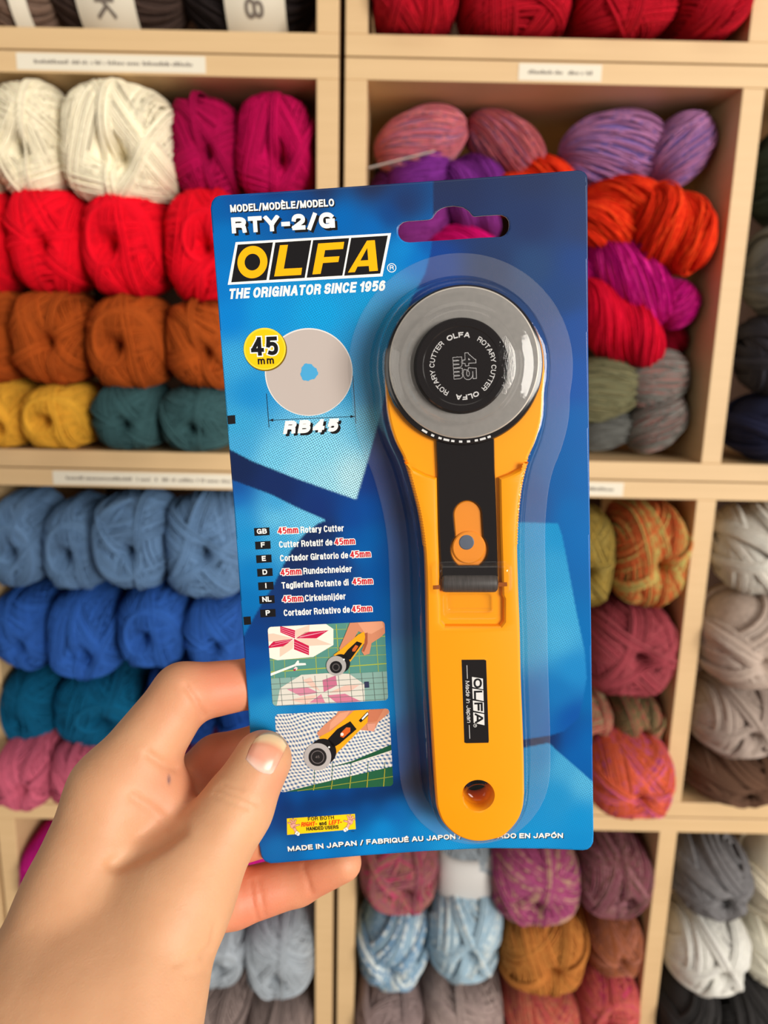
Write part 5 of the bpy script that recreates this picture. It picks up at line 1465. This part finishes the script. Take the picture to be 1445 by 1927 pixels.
def surface_nets(lo, hi, h):
    nx, ny, nz = [int(math.ceil((hi[i] - lo[i]) / h)) for i in range(3)]
    g = np.empty((nx, ny, nz), np.float32)
    ys, zs = lo[1] + np.arange(ny) * h, lo[2] + np.arange(nz) * h
    YY, ZZ = np.meshgrid(ys, zs, indexing='ij')
    for i0 in range(0, nx, 16):
        i1 = min(nx, i0 + 16); xs = lo[0] + np.arange(i0, i1) * h
        P = np.empty((i1 - i0, ny, nz, 3)); P[..., 0] = xs[:, None, None]; P[..., 1] = YY; P[..., 2] = ZZ
        g[i0:i1] = sdf(P)
    neg = g < 0
    corners = [(a, b, c) for a in (0, 1) for b in (0, 1) for c in (0, 1)]
    sl_ = lambda A, o_: A[o_[0]:A.shape[0] - 1 + o_[0], o_[1]:A.shape[1] - 1 + o_[1], o_[2]:A.shape[2] - 1 + o_[2]]
    cnt = sum(sl_(neg, c).astype(np.int8) for c in corners)
    act = (cnt > 0) & (cnt < 8); I = np.argwhere(act)
    vid = -np.ones(act.shape, np.int64); vid[act] = np.arange(len(I))
    acc = np.zeros((len(I), 3)); num = np.zeros(len(I))
    for c0_ in corners:
        for ax in range(3):
            if c0_[ax] == 1: continue
            c1_ = list(c0_); c1_[ax] = 1
            v0 = g[tuple((I + c0_).T)]; v1 = g[tuple((I + c1_).T)]
            x = (v0 < 0) != (v1 < 0); t = np.where(x, v0 / np.where(x, v0 - v1, 1), 0)
            p_ = np.array(c0_, float)[None] + 0; p_ = np.repeat(p_, len(I), 0); p_[:, ax] += t
            acc[x] += p_[x]; num[x] += 1
    V = lo + (I + acc / num[:, None]) * h
    F = []
    for ax in range(3):
        u, v = (ax + 1) % 3, (ax + 2) % 3
        a0 = [slice(1, -1)] * 3; a0[ax] = slice(0, -1); a1 = list(a0); a1[ax] = slice(1, None)
        n0 = neg[tuple(a0)]; n1 = neg[tuple(a1)]
        E = np.argwhere(n0 != n1)
        base_ = E.copy(); base_[:, u] += 1; base_[:, v] += 1
        s = n0[tuple(E.T)]
        q = []
        for du, dv in ((0, 0), (-1, 0), (-1, -1), (0, -1)):
            w = base_.copy(); w[:, u] += du; w[:, v] += dv
            ok = (w < np.array(vid.shape)).all(1) & (w >= 0).all(1)
            w = np.clip(w, 0, np.array(vid.shape) - 1)
            q.append(np.where(ok, vid[tuple(w.T)], -1))
        q = np.stack(q, 1); q = q[(q >= 0).all(1)] if (q < 0).any() else q
        sgn = s[:len(q)]
        F.append(np.where(sgn[:, None], q, q[:, ::-1]))
    return V, np.vstack(F)
_hh = 0.85
HV, HF = surface_nets(np.array([-150.0, 35.0, 165.0]), np.array([14.0, 232.0, 306.0]), _hh)
# fine skin folds: shallow grooves along the creases seen on the thumb, palm and little finger
def grad(P, e=0.3):
    return np.stack([(sdf(P + np.eye(3)[i] * e) - sdf(P - np.eye(3)[i] * e)) / (2 * e) for i in range(3)], -1)
HN = grad(HV); HN /= np.linalg.norm(HN, axis=1, keepdims=True) + 1e-9
def proj(P):
    d = P[:, 2]; return np.stack([P[:, 0] / d * FPX + CX, P[:, 1] / d * FPX + CY], 1)
HP2 = proj(HV)
CREASE = [([(215, 1628), (250, 1612), (300, 1586), (335, 1560)], 1.9, 15), ([(250, 1500), (285, 1522), (318, 1552)], 0.7, 10),
          ([(400, 1496), (430, 1508), (470, 1522)], 0.5, 4), ([(408, 1484), (445, 1496), (484, 1512)], 0.5, 4), ([(420, 1475), (455, 1484)], 0.4, 4),
          ([(472, 1660), (476, 1700), (484, 1728)], 0.6, 4), ([(486, 1656), (494, 1700), (498, 1722)], 0.5, 4), ([(570, 1630), (580, 1660), (586, 1680)], 0.6, 4),
          ([(348, 1290), (368, 1318), (382, 1346)], 0.8, 6), ([(280, 1420), (310, 1440), (330, 1446)], 0.9, 7), ([(405, 1745), (398, 1780), (380, 1800)], 0.6, 6),
          ([(395, 1790), (360, 1800), (330, 1815)], 0.4, 6), ([(388, 1830), (350, 1836)], 0.35, 6)]
disp = np.zeros(len(HV)); front = HN[:, 2] < 0.15
for pts, dep, wid in CREASE:
    best = np.full(len(HV), 1e9)
    for a, b in zip(pts[:-1], pts[1:]):
        a, b = np.array(a, float), np.array(b, float); ab = b - a
        t = np.clip(((HP2 - a) @ ab) / (ab @ ab), 0, 1); best = np.minimum(best, np.linalg.norm(HP2 - a - t[:, None] * ab, axis=1))
    disp -= dep * np.exp(-(best / wid) ** 2) * front
HV2 = HV + HN * disp[:, None]
red = np.zeros(len(HV))
for (x, y, d, r, w) in ((420, 1285, 266, 16, .8), (520, 1285, 270, 14, .7), (330, 1330, 262, 12, .5), (300, 1480, 262, 16, .75), (410, 1430, 274, 16, .8), (480, 1690, 280, 22, .9), (600, 1640, 284, 16, .9), (650, 1622, 284, 9, .9),
                        (340, 1560, 262, 10, .6), (510, 1470, 250, 7, .4), (360, 1700, 262, 14, .5), (450, 1590, 280, 14, .7)):
    red = np.maximum(red, w * np.exp(-(((HV - C(x, y, d)) ** 2).sum(1)) / (r * r)))
ink = np.exp(-((np.hypot((HP2[:, 0] - 318) / 3.2, (HP2[:, 1] - 1467) / 8.5)) ** 2) * 1.2) * (HN[:, 2] < -0.2) * (HV[:, 2] < 275)
me = mesh_np('person', cam2world(HV2), HF)
bm = bmesh.new(); bm.from_mesh(me); bmesh.ops.recalc_face_normals(bm, faces=bm.faces); bm.to_mesh(me); bm.free()
for nm, v in (('red', red), ('ink', ink)):
    a = me.attributes.new(nm, 'FLOAT', 'POINT'); a.data.foreach_set('value', v.astype(np.float32))
def skin():
    t = NT('skin')
    r = t.n('ShaderNodeAttribute', attribute_name='red'); k = t.n('ShaderNodeAttribute', attribute_name='ink')
    tc = t.n('ShaderNodeTexCoord')
    nz = t.n('ShaderNodeTexNoise'); nz.inputs['Scale'].default_value = 70; nz.inputs['Detail'].default_value = 5; t.l(tc.outputs['Object'], nz.inputs['Vector'])
    base_ = t.mix(nz.outputs['Fac'], lin((200, 146, 107)), lin((219, 168, 129)))
    c = t.mix(r.outputs['Fac'], base_, lin((212, 120, 92)))
    c = t.mix(t.math('MULTIPLY', k.outputs['Fac'], 0.85), c, lin((50, 50, 84)))
    t.l(c, t.b.inputs['Base Color'])
    t.b.inputs['Roughness'].default_value = 0.52; t.b.inputs['Specular IOR Level'].default_value = 0.4
    t.b.inputs['Subsurface Weight'].default_value = 0.35; t.b.inputs['Subsurface Radius'].default_value = (1.0, 0.35, 0.18); t.b.inputs['Subsurface Scale'].default_value = 0.004
    vo = t.n('ShaderNodeTexVoronoi', feature='DISTANCE_TO_EDGE'); vo.inputs['Scale'].default_value = 900; t.l(tc.outputs['Object'], vo.inputs['Vector'])
    n2 = t.n('ShaderNodeTexNoise'); n2.inputs['Scale'].default_value = 320; n2.inputs['Detail'].default_value = 4; t.l(tc.outputs['Object'], n2.inputs['Vector'])
    h = t.math('ADD', t.math('MULTIPLY', vo.outputs['Distance'], 0.5), n2.outputs['Fac'])
    bp = t.n('ShaderNodeBump'); bp.inputs['Strength'].default_value = 0.178; bp.inputs['Distance'].default_value = 0.0006; t.l(h, bp.inputs['Height']); t.l(bp.outputs['Normal'], t.b.inputs['Normal'])
    return t.m
hand = link('person', me, skin())
sm = hand.modifiers.new('smooth', 'SMOOTH'); sm.factor = 0.5; sm.iterations = 3
tag(hand, 'left hand and wrist of a person gripping the blue package, thumb in front', 'person')

# thumb nail: a thin curved plate lying on the thumb
def ray_hit(px, py):
    d = _ray(px, py); d = d / np.linalg.norm(d); t = 235.0
    for _ in range(60):
        v = float(sdf((d * t)[None])[0])
        if v < 0.01: break
        t += max(v * 0.8, 0.01)
    return d * t
def nail():
    cut = [np.array(q, float) for q in ((461, 1428), (487, 1452), (513, 1457))]     # root edge, curved
    tip = [np.array(q, float) for q in ((479, 1391), (512, 1380), (541, 1401))]     # free edge
    def bez(P, t): return (1 - t) ** 2 * P[0] + 2 * t * (1 - t) * (2 * P[1] - 0.5 * (P[0] + P[2])) + t * t * P[2]
    nu, nv = 20, 16; G = np.zeros((nv, nu, 3)); N = np.zeros_like(G)
    for j in range(nv):
        for i in range(nu):
            u, v = i / (nu - 1), j / (nv - 1)
            side = 3.0 * math.sin(v * math.pi)
            q = (1 - v) * bez(cut, u) + v * bez(tip, u) + np.array([0.85, 0.5]) * side * (u - 0.5)
            P = ray_hit(*q); G[j, i] = P
    N = grad(G.reshape(-1, 3)).reshape(G.shape); N /= np.linalg.norm(N, axis=-1, keepdims=True)
    for j in range(nv):
        for i in range(nu):
            u, v = i / (nu - 1), j / (nv - 1)
            e = min(1, 6 * u, 6 * (1 - u), 8 * v)
            G[j, i] += N[j, i] * (-0.05 + 0.42 * e)
    top = G.reshape(-1, 3); bot = (G - N * 0.7).reshape(-1, 3)
    idx = np.arange(nu * nv).reshape(nv, nu); m = nu * nv
    q = np.stack([idx[:-1, :-1], idx[:-1, 1:], idx[1:, 1:], idx[1:, :-1]], -1).reshape(-1, 4)
    b = np.r_[idx[0], idx[1:, -1], idx[-1, -2::-1], idx[-2:0:-1, 0]]
    rim = np.stack([b, np.roll(b, -1), np.roll(b, -1) + m, b + m], -1)
    me = mesh_np('thumbnail', cam2world(np.vstack([top, bot])), [np.vstack([q, q[:, ::-1] + m, rim])])
    bm = bmesh.new(); bm.from_mesh(me); bmesh.ops.recalc_face_normals(bm, faces=bm.faces); bm.to_mesh(me); bm.free()
    vv = np.tile(np.repeat(np.linspace(0, 1, nv), nu), 2)
    a = me.attributes.new('along', 'FLOAT', 'POINT'); a.data.foreach_set('value', vv.astype(np.float32))
    t = NT('finger_nail'); at_ = t.n('ShaderNodeAttribute', attribute_name='along')
    rp = t.n('ShaderNodeValToRGB'); t.l(at_.outputs['Fac'], rp.inputs['Fac']); e = rp.color_ramp.elements
    e[0].position = 0.0; e[0].color = (*lin((240, 202, 186)), 1); e[1].position = 0.30; e[1].color = (*lin((228, 160, 136)), 1)
    for ps, c in ((0.68, (222, 152, 122)), (0.80, (232, 196, 154)), (1.0, (240, 212, 168))):
        x = rp.color_ramp.elements.new(ps); x.color = (*lin(c), 1)
    t.l(rp.outputs['Color'], t.b.inputs['Base Color']); t.b.inputs['Roughness'].default_value = 0.28
    t.b.inputs['Subsurface Weight'].default_value = 0.2; t.b.inputs['Subsurface Scale'].default_value = 0.002
    return link('thumbnail', me, t.m, hand)
nail()['label'] = 'pale pink thumbnail with a whitish free edge'

# glyph marks on the paper bands of the banded balls (set at the band's front)
def band_glyphs(o, b, x, chars, sz):
    V_, F_ = [], []; z = -0.05
    for ch in chars:
        for q in letters(ch, sz * 0.8, sz, sz * 0.17):
            k = len(V_)
            for vx, vy in q:                    # lettering runs down the band, turned a quarter
                X, Zz = x + vy - sz / 2, z - vx * 1.1
                r = (1 - X * X) ** 0.42 * 1.07
                V_.append((X, -math.sqrt(max(0.01, r * r - Zz * Zz)), Zz))
            F_.append(tuple(range(k, len(V_))))
        z -= 0.27
    me = bpy.data.meshes.new('band_lettering'); me.from_pydata(V_, [], F_); me.update()
    link('band_lettering', me, DARKINK, b)
band_glyphs(yB, bands[1], 0.0, 'BGK', 0.24)
band_glyphs(yC, bands[2], 0.17, 'BN8', 0.24)
